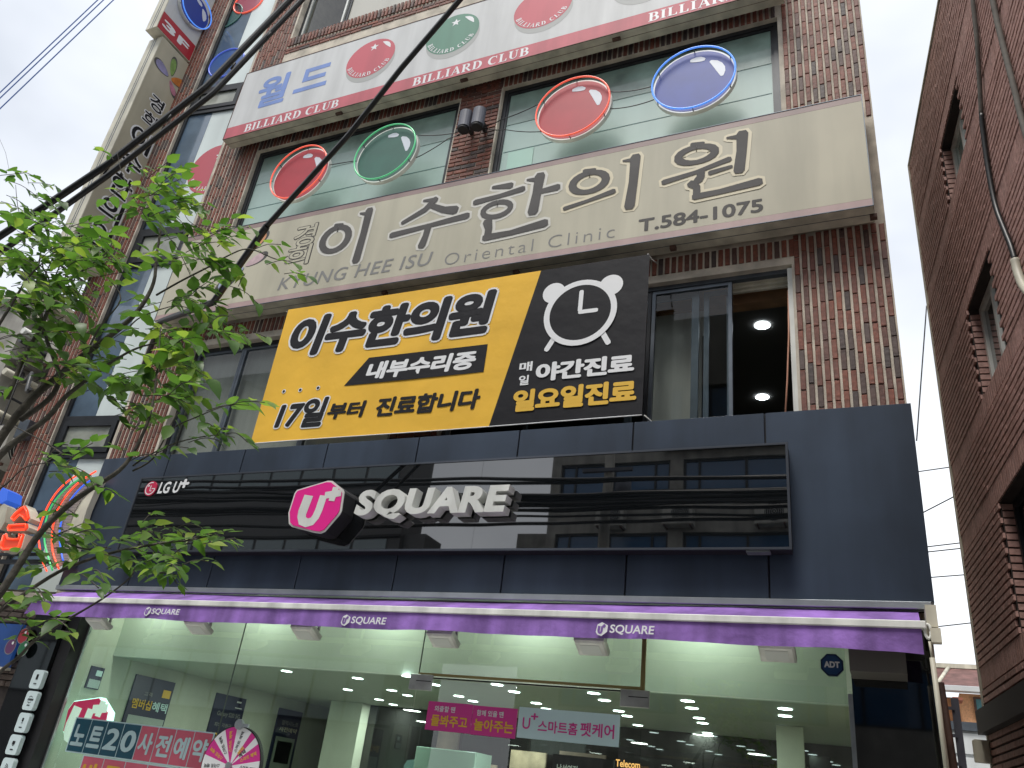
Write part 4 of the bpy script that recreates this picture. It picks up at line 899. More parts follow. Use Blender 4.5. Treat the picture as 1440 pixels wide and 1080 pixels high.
for i, (x, y) in enumerate(((-7.2, 8.6), (-5.4, 8.4), (-3.6, 8.4), (-1.9, 8.4), (-6.4, 10.4), (-2.2, 10.6), (-4.4, 10.0))):
    ld = bpy.data.lights.new('ceiling_spot', 'AREA'); ld.shape = 'DISK'; ld.size = .25; ld.energy = 11; ld.color = (.93, 1.0, .93)
    lo = bpy.data.objects.new('ceiling_spot', ld); COL.objects.link(lo); lo.location = (x, y, zc-.01)
for i, x in enumerate((-7.9, -6.3, -4.7, -3.1, -1.5)):
    ld = bpy.data.lights.new('soffit_spot', 'AREA'); ld.shape = 'DISK'; ld.size = .18; ld.energy = 6; ld.color = (.93, 1.0, .93)
    lo = bpy.data.objects.new('soffit_spot', ld); COL.objects.link(lo); lo.location = (x, 7.03, 3.49)
# posters on the left side wall
LWL = SIDE; wx = -rx0-.012
def wl_(px, py): return LWL.loc(px, py, wx)
def poster(tl, tr, bl_, label, fields, wx=wx):
    a, z1 = LWL.loc(*tl, wx); b, _ = LWL.loc(*tr, wx); _, z0 = LWL.loc(*bl_, wx)
    t = Thing('wall_poster', label, 'poster', LWL, ((a+b)/2, wx, z0)); t.part('sheet', MB().box(a, b, wx-.012, wx+.01, z0, z1), fields[0])
    for (x0, x1, y0, y1, m) in fields[1]: t.part('printed_field', MB().box(a+(b-a)*x0, a+(b-a)*x1, wx-.0145, wx-.0123, z0+(z1-z0)*y0, z0+(z1-z0)*y1), m)
    for (s_, x0, x1, y0, y1, m) in fields[2]:
        k = MB(); text(k, s_, (a+(b-a)*x0, a+(b-a)*x1, z0+(z1-z0)*y0, z0+(z1-z0)*y1), wx-.016, .02); t.part('lettering', k, m)
    return t
poster((192, 948), (246, 961), (163, 1045), 'navy poster with yellow and white Korean lettering on the left wall of the shop', (M_navy, [(.08, .97, .02, .42, mat('poster_grey', (.30, .34, .32), .5)), (.75, .95, .74, .86, M_yel2)], [('멤버십', .08, .55, .52, .66, M_yel2), ('혜택', .58, .96, .52, .66, M_palebl), ('고객', .3, .5, .72, .78, M_ltgrey)]))
poster((305, 974), (346, 984), (270, 1090), 'navy poster with a yellow price figure behind the top of the prize wheel', (M_navy, [(.7, .85, .93, .95, M_white), (.68, .9, .86, .87, M_white)], [('Galaxy S20 5G', .15, .9, .72, .79, M_ltgrey), ('최대 지원금', .15, .7, .60, .65, M_ltgrey), ('1240원', .1, .95, .42, .54, M_yel2)]))
poster((393, 995), (425, 1003), (368, 1090), 'dark navy standing poster with a grey phone picture, right of the prize wheel', (M_navy, [(.1, .9, .1, .58, mat('poster_pale', (.26, .30, .25), .5)), (.2, .82, .2, .52, M_black), (.35, .7, .25, .42, M_grey_box)], [('갤럭시노트', .2, .9, .76, .83, M_ltgrey), ('사전예약', .15, .9, .66, .73, M_lt_ink)]))
poster((462, 1012), (488, 1018), (447, 1090), 'narrow green poster with white print standing between pale wall panels', (M_pgreen, [(.05, .95, .04, .42, mat('poster_mint', (.25, .34, .26), .5)), (.2, .5, .55, .8, M_ltgrey)], [('LTE', .2, .8, .2, .32, M_ink)]))
poster((129, 936), (147, 940), (119, 967), 'small navy and white sheet high on the left end of the shop wall', (M_navy, [(.1, .95, .05, .42, mat('sheet_grey', (.35, .42, .42), .5)), (.45, .9, .6, .85, M_palebl)], []))
# lit emblem box inside the window
ex = atw(121, 1008, 6.86); tE = Thing('lit_emblem', 'pink and white hexagon light box with glowing edge behind the shop glass, lower left', 'light box', F0, (ex.x, 6.86, ex.z-.25))
hp = [at(*q, 6.86) for q in ((105, 987), (140, 982), (152, 1002), (148, 1022), (125, 1052), (96, 1040), (90, 1028), (97, 998))]
tE.part('halo_body', MB().poly(inset(hp, 1.05), 6.862, 6.94), M_teal_glow); tE.part('face', MB().poly(hp, 6.85, 6.861), mat('emblem_pink', (.55, .03, .12), .35, emit=((.8, .03, .15), .25)))
k = MB(); exx = [p[0] for p in hp]; eyy = [p[1] for p in hp]; uplus(k, lambda a, b: (min(exx)+(max(exx)-min(exx))*(.08+.84*a), min(eyy)+(max(eyy)-min(eyy))*(.05+.85*b)), 6.848, wd=.11); tE.part('lettering', k, mat('emblem_white', (.8, .85, .8), .4, emit=((.8, 1, .9), .35)))
# sticker strip on the glass
def strip(tlp, trp, blp, chars, cols, tcols, label):
    a, z1 = at(*tlp, YG-.004); b, _ = at(*trp, YG-.004); _, z0 = at(*blp, YG-.004)
    t = Thing('window_sticker_strip', label, 'window sticker', F0, ((a+b)/2, YG-.004, z0)); t.part('backing_sheet', MB().box(a-.012, b+.012, YG-.004, YG-.0022, z0-.012, z1+.012), M_palebl)
    n = len(chars); p = (b-a)/n
    for i, ch in enumerate(chars):
        tt_ = t.part('letter_tile', MB().box(a+p*i+.006, a+p*(i+1)-.006, YG-.0065, YG-.0048, z0, z1), cols[i])
        k = MB(); hgt = z1-z0; k = text(k, ch, (a+p*i+p*.14, a+p*(i+1)-p*.14, z0+hgt*.2, z1-hgt*.2), YG-.009, .035 if ch not in '20' else .03, .06); t.part('lettering', k, tcols[i], tt_)
strip((108, 1010), (302, 1028), (92, 1055), '노트20사전예약', [M_teal]*4+[M_pink]*4, [M_palebl]*8, 'row of teal and pink window tiles spelling a note preorder in white letters, upper row')
strip((118, 1063), (310, 1081), (103, 1110), '바로개통혜택', [M_pink]*6, [M_yel2]*2+[M_palebl]*4, 'lower row of pink window tiles, cut off by the bottom of the photo')
# door stickers
def door_sheet(l, r, tlp, blp, m, label, texts, name='door_sticker'):
    a, b = at(*l, YG-.004)[0], at(*r, YG-.004)[0]; z1, z0 = at(*tlp, YG-.004)[1], at(*blp, YG-.004)[1]
    t = Thing(name, label, 'door sticker', F0, ((a+b)/2, YG-.004, z0)); t.part('sheet', MB().box(a, b, YG-.004, YG-.002, z0, z1), m)
    for s_, x0, x1, y0, y1, mm, off in texts:
        k = MB(); text(k, s_, (a+(b-a)*x0, a+(b-a)*x1, z0+(z1-z0)*y0, z0+(z1-z0)*y1), YG-.006, off, 0); t.part('lettering', k, mm)
door_sheet((601, 1000), (664.5, 1000), (606, 986), (601, 1026), M_mag2, 'left magenta door sticker with white and yellow Korean words', [('외출할 땐', .16, .62, .66, .86, M_white, .02), ('돌봐주고', .12, .92, .16, .54, M_yel2, .03)])
door_sheet((665, 1000), (728, 1000), (668, 992), (664, 1033), M_mag2, 'right magenta door sticker beside the pale blue one', [('함께 있을 땐', .10, .70, .66, .86, M_white, .02), ('놀아주는', .07, .94, .16, .54, M_yel2, .03)])
door_sheet((729, 1010), (872, 1010), (732, 994), (728, 1037), M_palebl, 'pale blue door sticker with magenta Korean words for a pet care service', [('U', .05, .125, .30, .66, M_mag2, .01), ('+', .13, .20, .62, .82, M_mag2, .02), ('스마트홈', .21, .60, .24, .62, M_mag2, .02), ('펫케어', .63, .95, .24, .66, M_mag2, .02)])
# prize wheel in front of the glass
wc = atw(323, 1078, 6.42); rw = (at(364, 1078, 6.42)[0]-at(283, 1078, 6.42)[0])/2; rwv = at(326, 1022, 6.42)[1]-wc.z
PW = Thing('prize_wheel', 'round prize wheel with magenta and white wedges and a silver pointer at the top', 'prize wheel', F0, (wc.x, 6.42, .13))
rr_ = (rw+rwv)/2; wc.z = at(326, 1021, 6.42)[1]-rr_
PW.part('rim', MB().disc(wc.x, wc.z, 6.424, rr_+.012, w1=6.46, n=56), M_black)
ang = [20, 52, 74, 88+0, 112, 140, 160, 188, 214, 240, 262, 290, 318, 340, 380]
ang = [12, 38, 50, 62, 94, 118, 142, 168, 200, 228, 256, 284, 316, 344, 372]
for i, (a, b) in enumerate(zip(ang, ang[1:])):
    pts = [(wc.x, wc.z)]+[(wc.x+rr_*cos(R(a+(b-a)*j/6)), wc.z+rr_*sin(R(a+(b-a)*j/6))) for j in range(7)]
    wd_ = PW.part('wedge', MB().poly(pts, 6.418, 6.4235), M_mag2 if i % 2 == 0 else M_white)
    am = R((a+b)/2); 
    k = MB(); vs, fs = glyphs('스마트 혜택' if b-a > 20 else '혜택', .02); x1 = max(p[0] for p in vs); sc_ = min(.045, rr_*.55/x1)
    k.add([(wc.x+cos(am)*(rr_*.35+p[0]*sc_)-sin(am)*(p[1]-.3)*sc_, 6.4165, wc.z+sin(am)*(rr_*.35+p[0]*sc_)+cos(am)*(p[1]-.3)*sc_) for p in vs], fs); PW.part('lettering', k, M_ink if i % 2 else M_yel2, wd_)
PW.part('hub', MB().disc(wc.x, wc.z, 6.39, .03, w1=6.417, n=20), M_silver)
PW.part('pointer', MB().disc(wc.x+.01, wc.z+rr_+.02, 6.385, .045, w1=6.415, n=20).box(wc.x+.03, wc.x+.12, 6.39, 6.41, wc.z+rr_, wc.z+rr_+.03), M_silver)
PW.part('stand', MB().box(wc.x-.03, wc.x+.03, 6.465, 6.50, .13, wc.z+rr_).box(wc.x-.3, wc.x+.3, 6.35, 6.6, .122, .15), M_black)
# interior furniture seen low through the glass
cb = atw(540, 1075, 8.5)
single('display_cabinet', MB().cbox(-4.95, -4.2, 8.6, 9.0, .126, at(560, 1046, 8.6)[1], .01), mat('cabinet_glass', (.22, .32, .27), .15), 'pale green glass display cabinet behind the left door edge', 'cabinet')
sg = atw(820, 1075, 7.4)
hb = bx(F0, 7.4, (777, 1065), (863, 1072), (790, 1120), (790, 1061)); hs = Thing('hours_board', 'black opening hours board with white print behind the glass door', 'notice board', F0, (hb[0], 7.4, hb[2]))
hs.part('panel', MB().box(hb[0], hb[1], 7.4, 7.43, hb[2], hb[3]), M_ink); k = MB(); text(k, '남성역점', (hb[0]+.05, hb[0]+.24, hb[3]-.15, hb[3]-.08), 7.398, .03); text(k, '평 일  10:00-21:00', (hb[0]+.33, hb[1]-.03, hb[3]-.15, hb[3]-.09), 7.398, .01); hs.part('lettering', k, M_white); hs.part('post', MB().box(hb[0]+.2, hb[0]+.24, 7.432, 7.46, .126, hb[3]-.1), M_black)
wp = bx(F0, 9.0, (1092, 1040), (1130, 1040), (1100, 1100), (1095, 1035))
single('partition_panel', MB().box(wp[0], wp[1], 9.0, 9.06, .126, zc-.006), M_wall_in, 'cream partition panel near the right end inside the shop', 'panel')
single('led_strip', MB().box(rx1-.05, rx1-.02, 7.8, 7.84, .2, 2.5), M_gold, 'vertical golden light strip on the right inner wall of the shop', 'light strip')
single('timber_wall_panel', MB().box(rx1-.03, rx1-.003, 7.37, 9.5, .126, zc-.004), mat('slat_brown', (.20, .15, .09), .6, noise=(4, .4)), 'brown textured wall panel at the right inner wall of the shop', 'wall panel')
# badge
bc = at(1170, 935, YG-.03); oc = [(bc[0]+.085*cos(R(22.5+45*i)), bc[1]+.085*sin(R(22.5+45*i))) for i in range(8)]
AB = Thing('security_badge', 'dark blue octagonal security badge with white letters at the right end of the glass', 'badge', F0, (bc[0], YG-.03, bc[1]-.08)); AB.part('plate', MB().poly(oc, YG-.03, YG-.003), mat('badge_navy', (.01, .025, .07), .3)); AB.part('inner_ring', MB().poly(inset(oc, .84), YG-.0325, YG-.0305), mat('badge_blue', (.015, .06, .16), .3))
k = MB(); text(k, 'ADT', (bc[0]-.052, bc[0]+.052, bc[1]-.018, bc[1]+.022), YG-.0345, .05); AB.part('lettering', k, M_white)
# right end: steel strip, gloss black panel, trim, vent box
single('steel_edge_strip', MB().box(-.34, -.30, YG-.03, YG+.02, .12, 2.55), M_silver, 'slim steel strip between the shop glass and the black panel', 'trim')
single('gloss_side_panel', MB().box(-.298, .235, 6.45, 6.59, .12, 3.05), mat('gloss_side', (.004, .005, .006), .03, ior=1.7), 'tall glossy black panel at the right end of the shopfront', 'panel')
vb = bx(F0, 6.2, (1192, 915), (1270, 920), (1195, 925), (1195, 905)); single('hood_box', MB().box(-.29, .06, 6.12, 6.44, 2.62, 2.80), mat('hood', (.10, .095, .085), .6), 'dark boxy hood tucked under the right end of the awning', 'hood')
# left end: gloss black column with white icon buttons
single('gloss_column', MB().box(-9.02, -8.52, 6.50, 6.56, .12, 3.0), mat('gloss_column_black', (.004, .005, .006), .03, ior=1.8), 'tall glossy black column left of the shop glass', 'column')
single('black_return', MB().box(-8.515, -8.335, 6.55, 6.70, .12, 3.05), M_black, 'matt black upright beside the left edge of the shop glass', 'column')
ic = ((51.5, 955), (42, 985), (31, 1016), (18.5, 1047), (8, 1080))
for i, (px, py) in enumerate(ic):
    u, v = at(px, py, 6.44); s_ = .085; pts = []
    for qx, qy, a in ((s_, s_, 0), (-s_, s_, 90), (-s_, -s_, 180), (s_, -s_, 270)):
        for j in range(5): pts.append((u+qx*.62+.032*cos(R(a+22.5*j)), v+qy*.72+.035*sin(R(a+22.5*j))))
    t = Thing('icon_button', ['white rounded icon plate with a phone symbol, topmost on the black column', 'white rounded icon plate with a striped symbol, second from the top on the black column', 'white rounded icon plate with small lamp symbol, third from top on the black column', 'white rounded icon plate with a square symbol, fourth from the top on the black column', 'white rounded icon plate with a wireless symbol, lowest in view on the black column'][i], 'icon plate', F0, (u, 6.44, v), 'icon plates down the black column')
    t.part('plate', MB().poly(pts, 6.44, 6.49), mat('icon_white', (.55, .66, .68), .35) if i == 0 else bpy.data.materials['icon_white'])
    k = MB()
    if i == 0: k.box(u-.016, u+.016, 6.437, 6.4385, v-.005, v+.05)
    elif i == 1: [k.box(u-.035+.018*j, u-.023+.018*j, 6.437, 6.4385, v-.0, v+.02) for j in range(5)]; k.stroke([(u-.025, v+.034), (u, v+.045), (u+.025, v+.034)], .006, 6.438); k.stroke([(u-.025, v-.014), (u, v-.026), (u+.025, v-.014)], .006, 6.438)
    elif i == 2: k.box(u-.012, u+.012, 6.437, 6.4385, v+.01, v+.045); k.box(u-.012, u+.012, 6.437, 6.4385, v-.005, v+.0)
    elif i == 3: k.box(u-.02, u+.02, 6.437, 6.4385, v-.0, v+.035); k.box(u-.008, u+.008, 6.437, 6.4385, v-.012, v-.003)
    else:
        for j, r0 in enumerate((.018, .034, .05)): k.annulus(u-.02, v-.01, 6.438, r0-.004, r0+.004, 12, 0, R(-10), R(80))
    k.box(u-.022, u+.022, 6.437, 6.4385, v-.052, v-.042); t.part('symbol', k, M_ink)
# ================================================================== LOW LEFT: brick wall, neon study-cafe style letters, billiard poster
bk = MB(); bk.box(PU0, -.002, 0, .25, .13, 2.997); lw = S.part('lower_wall', bk, M_mortar_d)
lb = MB()
for r_i in range(14):
    for c_i in range(9):
        u = PU0+.02+c_i*.22+(.11 if r_i % 2 else 0); v = 2.05+r_i*.068
        if u+.2 < -.01: lb.cbox(u, u+.205, -.03+random.uniform(-.008, .008), .01, v, v+.058, .01)
S.part('rough_brickwork', lb, mat('rough_block', (.13, .10, .085), .85, noise=(7, .5), bump=(40, .6)), kind='stuff')
pb = bx(F0, 6.45, (0, 900), (44, 930), (5, 938), (30, 880)); PT = Thing('billiard_poster', 'blue light box poster with red, purple and green billiard balls at the lower left', 'poster', F0, (-9.6, 6.3, pb[2]))
pa, pb_ = -10.5, -9.10; pz0, pz1 = at(5, 938, 6.45)[1], at(30, 878, 6.45)[1]
PT.part('panel', MB().box(pa, pb_, 6.45, 6.49, pz0, pz1), mat('poster_blue', (.012, .04, .14), .3, noise=(2, .5), emit=((.02, .08, .3), .15)))
PT.part('lower_edge', MB().box(pa, pb_, 6.44, 6.50, pz0-.03, pz0-.001), M_cream_metal)
for px, py, mm in ((32, 894, M_bred), (14, 909, mat('ball_purple', (.12, .04, .12), .3)), (32, 912, mat('ball_leaf_green', (.03, .16, .07), .3))):
    u, v = at(px, py, 6.44); o_ = PT.part('ball_print', MB().disc(u, v, 6.446, .085, n=30), mm); PT.part('ball_outline', MB().annulus(u, v, 6.4455, .080, .088, 30), M_ltgrey, o_); PT.part('ball_shine', MB().disc(u+.02, v+.04, 6.4452, .018, n=14), M_white, o_)
# channel letters with orange neon
YZ = 5.95
ns = Thing('neon_letter_sign', 'cream channel letters filled with orange red neon tubes left of the dark fascia', 'neon sign', F0, (-9.3, YZ, 3.2))
def chan(parts_px, col, tube_m):
    for poly_px in parts_px:
        pts = [at(*q, YZ) for q in poly_px]; ns.part('letter_shell', MB().poly(pts, YZ+.004, YZ+.13), M_cream_metal); ns.part('letter_face', MB().poly(inset(pts, .93), YZ+.001, YZ+.0035), mat('glow_red', (.55, .05, .02), .4, emit=((.9, .10, .03), .12)) if 'glow_red' not in bpy.data.materials else bpy.data.materials['glow_red'])
        n = len(pts); ip = inset(pts, .80); ns.part('neon_tube', MB().tube([(a, YZ-.012, b) for a, b in ip]+[(ip[0][0], YZ-.012, ip[0][1])], .009, 6), tube_m)
M_nor = neon((1, .06, .02), .75)
chan([[(14, 730), (20, 722), (31, 713), (36, 710), (40, 717), (43, 729), (39, 734), (33, 727), (28, 724), (18, 734)],
      [(9, 743), (11, 738), (40, 736), (41, 742), (38, 746), (10, 747)],
      [(-2, 771), (3, 752), (8, 749), (10, 757), (20, 758), (30, 757), (31, 749), (36, 751), (30, 771), (25, 774), (2, 775)]], None, M_nor)
shell = [at(*q, YZ) for q in ((-6, 738), (0, 712), (5, 708), (10, 712), (6, 734), (0, 745))]; ns.part('letter_shell', MB().poly(shell, YZ+.004, YZ+.13), M_cream_metal)
bluep = [at(*q, YZ) for q in ((-6, 700), (3, 685), (11, 690), (9, 703), (0, 708))]; ns.part('letter_shell', MB().poly(bluep, YZ+.004, YZ+.2), mat('blue_shell', (.03, .10, .5), .4, emit=((.03, .12, .6), .3)))
ns.part('mounting_rail', MB().box(-11, -8.6, YZ+.21, YZ+.25, at(20, 777, YZ+.2)[1]-.03, at(20, 777, YZ+.2)[1]).box(-11, -8.6, YZ+.21, YZ+.25, 3.72, 3.75), M_alu)
# arched neon tubes on a perforated backing
YQ = 6.10
an_ = Thing('neon_arch_sign', 'curved red, green and blue neon tubes over a perforated cream backing beside the dark fascia', 'neon sign', F0, (-8.9, YQ, 3.2))
def npts(l): return [(*[at(x, y, YQ)[0]], YQ-.03, at(x, y, YQ)[1]) for x, y in l]
def smooth(pts, n=5):
    P = [Vector(p) for p in pts]; o = []
    for i in range(len(P)-1):
        p0 = P[max(i-1, 0)]; p1 = P[i]; p2 = P[i+1]; p3 = P[min(i+2, len(P)-1)]
        for j in range(n):
            t = j/n; o.append(.5*((2*p1)+(p2-p0)*t+(2*p0-5*p1+4*p2-p3)*t*t+(3*p1-p0-3*p2+p3)*t**3))
    return o+[P[-1]]
arcs = [([(121, 664), (100, 677), (84, 692), (72, 710), (64, 728), (57, 748)], M_nor), ([(57, 757), (60, 777), (63, 790), (69, 804)], M_nor),
        ([(127, 668), (104, 682), (85, 700), (72, 720), (66, 745), (67, 770), (77, 803)], neon((.05, .5, .15), .3)),
        ([(138, 664), (116, 678), (97, 697), (84, 718), (77, 745), (77, 775), (86, 801)], M_nor),
        ([(137, 672), (118, 686), (104, 702), (93, 722), (87, 748), (88, 770), (92, 790)], neon((.04, .14, .8), .35))]
for l, m_ in arcs: an_.part('neon_tube', MB().tube(smooth(npts(l)), .010, 6), m_)
outer = [(122, 668), (100, 682), (82, 700), (70, 722), (64, 745), (66, 770), (76, 800)]; inner_ = [(96, 790), (96, 765), (97, 740), (105, 718), (116, 700), (128, 687), (139, 676)]
M_mesh = mat('perforated_mesh', (.40, .36, .31), .6)
nt_ = M_mesh.node_tree; vo = nt_.nodes.new('ShaderNodeTexVoronoi'); vo.inputs['Scale'].default_value = 55; vo.inputs['Randomness'].default_value = 0; co_ = nt_.nodes.new('ShaderNodeTexCoord'); rp = nt_.nodes.new('ShaderNodeValToRGB')
rp.color_ramp.elements[0].position = .30; rp.color_ramp.elements[0].color = (.06, .035, .03, 1); rp.color_ramp.elements[1].position = .40; rp.color_ramp.elements[1].color = (.40, .36, .31, 1)
nt_.links.new(co_.outputs['Object'], vo.inputs['Vector']); nt_.links.new(vo.outputs['Distance'], rp.inputs[0]); nt_.links.new(rp.outputs[0], nt_.nodes['Principled BSDF'].inputs['Base Color'])
an_.part('perforated_backing', MB().poly([at(*q, YQ) for q in outer+inner_], YQ, YQ+.012), M_mesh)
side = [(100, 790), (110, 750), (121, 715), (132, 690), (140, 675), (139, 676), (128, 687), (116, 700), (105, 718), (97, 740), (96, 765), (96, 790)]
an_.part('cream_flank', MB().poly([at(*q, YQ) for q in side], YQ+.013, YQ+.09), M_cream_metal)
an_.part('support_bar', MB().box(-9.6, -8.45, YQ+.1, YQ+.14, 3.95, 4.0).box(-9.6, -8.45, YQ+.1, YQ+.14, 3.35, 3.40), M_alu)
# ================================================================== LEFT NEIGHBOUR with pipes and air conditioners (its side wall looks at the bay)
LN = Fr((0, 0, 0), R(90)); NX = 12.2
ztop = LN.loc(60, 392, NX)[1]
NB = Thing('neighbour_building', 'low grey neighbouring building behind the tree, left of the brick bay, crowded with pipes', 'building', LN, (8.5, NX, 0))
NB.part('wall', MB().box(6.75, 13.0, NX, NX+6, 0, ztop-.4), M_conc)
NB.part('roof_slab', MB().box(6.65, 13.1, NX-.12, NX+6.1, ztop-.397, ztop-.25), M_cream_metal)
NB.part('railing', (lambda k: ([k.box(6.7+.16*i, 6.715+.16*i, NX-.05, NX-.035, ztop-.25, ztop+.35) for i in range(36)], k.box(6.7, 12.6, NX-.055, NX-.03, ztop+.35, ztop+.38))[1])(MB()), M_alu)
NB.part('window', MB().box(8.2, 9.6, NX-.02, NX-.002, 3.2, 4.6), M_bluewin)
for i in range(20):
    v = ztop-.7-.27*i+random.uniform(-.08, .08); r0 = random.choice((.02, .03, .045, .06)); 
    NB.part('pipe', MB().tube([(6.7, NX-.1-.04*(i % 3), v), (8.5, NX-.12-.04*(i % 3), v+random.uniform(-.08, .08)), (12.5, NX-.1-.04*(i % 3), v+random.uniform(-.1, .1))], r0, 7), random.choice((M_cream_metal, M_white_metal, M_dust, M_grey_box, M_alu)))
for i in range(7):
    y = 6.9+.35*i; NB.part('pipe', MB().tube([(y, NX-.22, 2.5), (y+.05, NX-.24, 5), (y-.04, NX-.2, ztop-.5)], random.choice((.018, .03)), 6), random.choice((M_dust, M_black, M_cream_metal)))
aclab = ['cream outdoor air conditioner on the neighbour wall just below its roof edge', 'cream outdoor air conditioner on the neighbour wall, second from the top', 'cream outdoor air conditioner on the neighbour wall, third from the top behind the branches', 'cream outdoor air conditioner on the neighbour wall, lowest, near the neon letters']
def ac_unit(u, v, fr, w, label, group):
    t = Thing('air_conditioner', label, 'air conditioner', fr, (u, w, v), group)
    t.part('casing', MB().cbox(u, u+.8, w-.32, w, v, v+.58, .02), M_acw)
    g = t.part('fan_grille', MB().annulus(u+.32, v+.29, w-.3215, .02, .24, 36), M_black)
    k = MB(); [k.ring(u+.32, v+.29, w-.325, r0, .004, 28) for r0 in (.06, .11, .16, .21, .245)]; t.part('grille_wire', k, M_white_metal, g)
    t.part('bracket', MB().box(u+.05, u+.09, w-.36, w+.1, v-.04, v-.002).box(u+.7, u+.74, w-.36, w+.1, v-.04, v-.002), M_rust)
for i, (y, v) in enumerate(((7.1, ztop-1.4), (7.6, ztop-2.3), (6.85, ztop-3.2), (7.5, ztop-4.2))): ac_unit(y, v, LN, NX-.32, aclab[i], 'air conditioners on the left neighbour')
wire([(-10.75, 6.4, 5.9), (-11.2, 6.6, 6.3), (-12.1, 7.0, 6.6)], .03, 'loose black cable bundle hanging between the brick bay and the neighbour pipes', sag=.15)
single('junction_box', MB().cbox(PU0+.03, PU0+.2, -.14, -.02, bl(68, 607)[1]-.14, bl(68, 607)[1]+.12, .01), M_aluL, 'small grey electrical box on the narrow left brick pier', 'box', BAY)
# ================================================================== CABLES OVERHEAD
def wp3(px, py, Y): return atw(px, py, Y)
wire([wp3(-60, 372, 3.05), wp3(150, 232, 3.2), wp3(290, 122, 3.35), wp3(415, -8, 3.5), wp3(560, -150, 3.7)], .029, 'upper of the two thick black cables crossing the top left corner', group=None, seg=12)
wire([wp3(-60, 398, 3.05), wp3(150, 248, 3.2), wp3(300, 131, 3.35), wp3(432, -8, 3.5), wp3(570, -150, 3.7)], .024, 'lower of the two thick black cables crossing the top left corner', seg=12)
c3 = wire([wp3(375, 318, 4.6), wp3(490, 190, 4.5), wp3(565, 95, 4.4), wp3(655, -10, 4.3), wp3(760, -130, 4.2)], .027, 'single black cable running from the clinic sign butterfly up to the top edge', seg=12)
wire([wp3(375, 318, 4.6), wp3(300, 425, 5.0), wp3(226, 452, 5.9), wp3(200, 520, 6.4)], .036, 'lower run of the single black cable behind the leaves', seg=12)
tk = MB()
for px, py in ((152, 242), (120, 270), (240, 168), (330, 95), (380, 52)):
    p = wp3(px, py, 3.28); tk.tube([p+Vector((-.012, -.02, -.035)), p+Vector((.014, -.02, .03))], .009, 5)
single('cable_ties', tk, M_black, 'small black ties round the two thick black cables', 'cable tie')
for i, ((a, b), (c, d)) in enumerate((((-20, 149), (150, -12)), ((-20, 157), (156, -10)), ((-20, 172), (172, -12)))):
    wire([wp3(a, b, 9), wp3(c, d, 9.5)], .017, ['highest thin blue cable against the sky at the upper left', 'middle thin blue cable against the sky at the upper left', 'lowest thin blue cable against the sky at the upper left'][i], M_blue_cable, group='thin blue cables')
wire([wp3(-5, 185, 9), wp3(8, 215, 9), wp3(13, 240, 9)], .005, 'very thin dark wire hanging by the leaves at the left edge', seg=4)
for i, ((a, b), (c, d), y) in enumerate((((1290, 771), (1350, 763), 16), ((1290, 778), (1350, 771), 16), ((1300, 812), (1368, 808), 17), ((1305, 883), (1380, 874), 18), ((1285, 740), (1345, 684), 15), ((1288, 665), (1340, 655), 16), ((1289, 620), (1303, 430), 14))):
    wire([wp3(a-30 if i < 6 else a, b+(3 if i < 6 else 0), y), wp3(c+30 if i < 6 else c, d-(3 if i < 6 else 0), y)], .011, ['upper of two close wires in the sky gap beside the fascia', 'lower of two close wires in the sky gap beside the fascia', 'lone level wire in the sky gap above the awning end', 'wire low in the sky gap beside the awning bracket', 'slanting wire in the sky gap beside the dark fascia', 'faint wire in the sky gap at the level of the fascia top', 'nearly upright thin wire in the sky gap right of the brick pier'][i], M_rubber, group='thin wires in the sky gap')
# ================================================================== DARK BRICK BUILDING on the right
d_ = Vector((-.1195, .9928)); far = Vector((.76, 9.5)); far = far+d_*.0
RB = Fr((far.x, far.y, 0), R(-83.136)); LEN = 6.3     # u runs from its far corner towards the street
def rl_(px, py, w=0): return RB.loc(px, py, w)
RT = Thing('brown_brick_building', 'dark brown brick building with deep set windows and a cream corner edge on the right', 'building', RB, (0, 0, 0))
roofz = rl_(1281, 230)[1]-.02
print('roofz', roofz, rl_(1330, 0), [rl_(*q) for q in ((1333, 180), (1345, 120), (1360, 275), (1366, 425), (1392, 355), (1382, 560), (1415, 520), (1407, 705), (1440, 900))])
RBH = 11.5
def orect(pts): 
    P = [rl_(*q) for q in pts]; return (min(p[0] for p in P), max(p[0] for p in P), min(p[1] for p in P), max(p[1] for p in P))
a_ = rl_(1361, 433)[0]; 
w1 = (rl_(1333, 180)[0], rl_(1333, 180)[0]+1.0, rl_(1335, 285)[1]-.0, rl_(1345, 120)[1])
w1 = (rl_(1327, 207)[0], rl_(1345, 120)[0]+.05, rl_(1338, 290)[1], rl_(1346, 117)[1])
w2 = (rl_(1361, 437)[0], rl_(1361, 437)[0]+1.05, rl_(1382, 558)[1], rl_(1362, 437)[1])
w3 = (rl_(1407, 707)[0], rl_(1407, 707)[0]+2.2, rl_(1436, 880)[1], rl_(1407, 707)[1])
print('holes', w1, w2, w3)
HOLES = []
def addhole(tl, bl2, wid):   # far-side top and bottom corners of the opening
    u = (rl_(*tl)[0]+rl_(*bl2)[0])/2; HOLES.append((u, u+wid, rl_(*bl2)[1], rl_(*tl)[1])); return HOLES[-1]
h1 = addhole((1325, 207), (1336, 290), .95); h2 = addhole((1362, 437), (1383, 562), .95); h3 = addhole((1407, 707), (1437, 895), 1.6)
print(HOLES)
rw_ = MB(); grid_wall(rw_, 0, LEN, 0, roofz, 0, .35, HOLES); rw_.box(0, LEN, .353, 6, roofz-.2, roofz); rw_.box(0, .3, .353, 6, 0, roofz-.203); rw_.box(LEN-.3, LEN, .353, 6, 0, roofz-.203)
rwo = RT.part('wall', rw_, M_mortar_d)
rbk = MB(); rng = random.Random(4)
bands = [(h[3]+.0, h[3]+.20) for h in HOLES]+[(h[2]-.20, h[2]) for h in HOLES]
bands = sorted(bands); print('bands', bands)
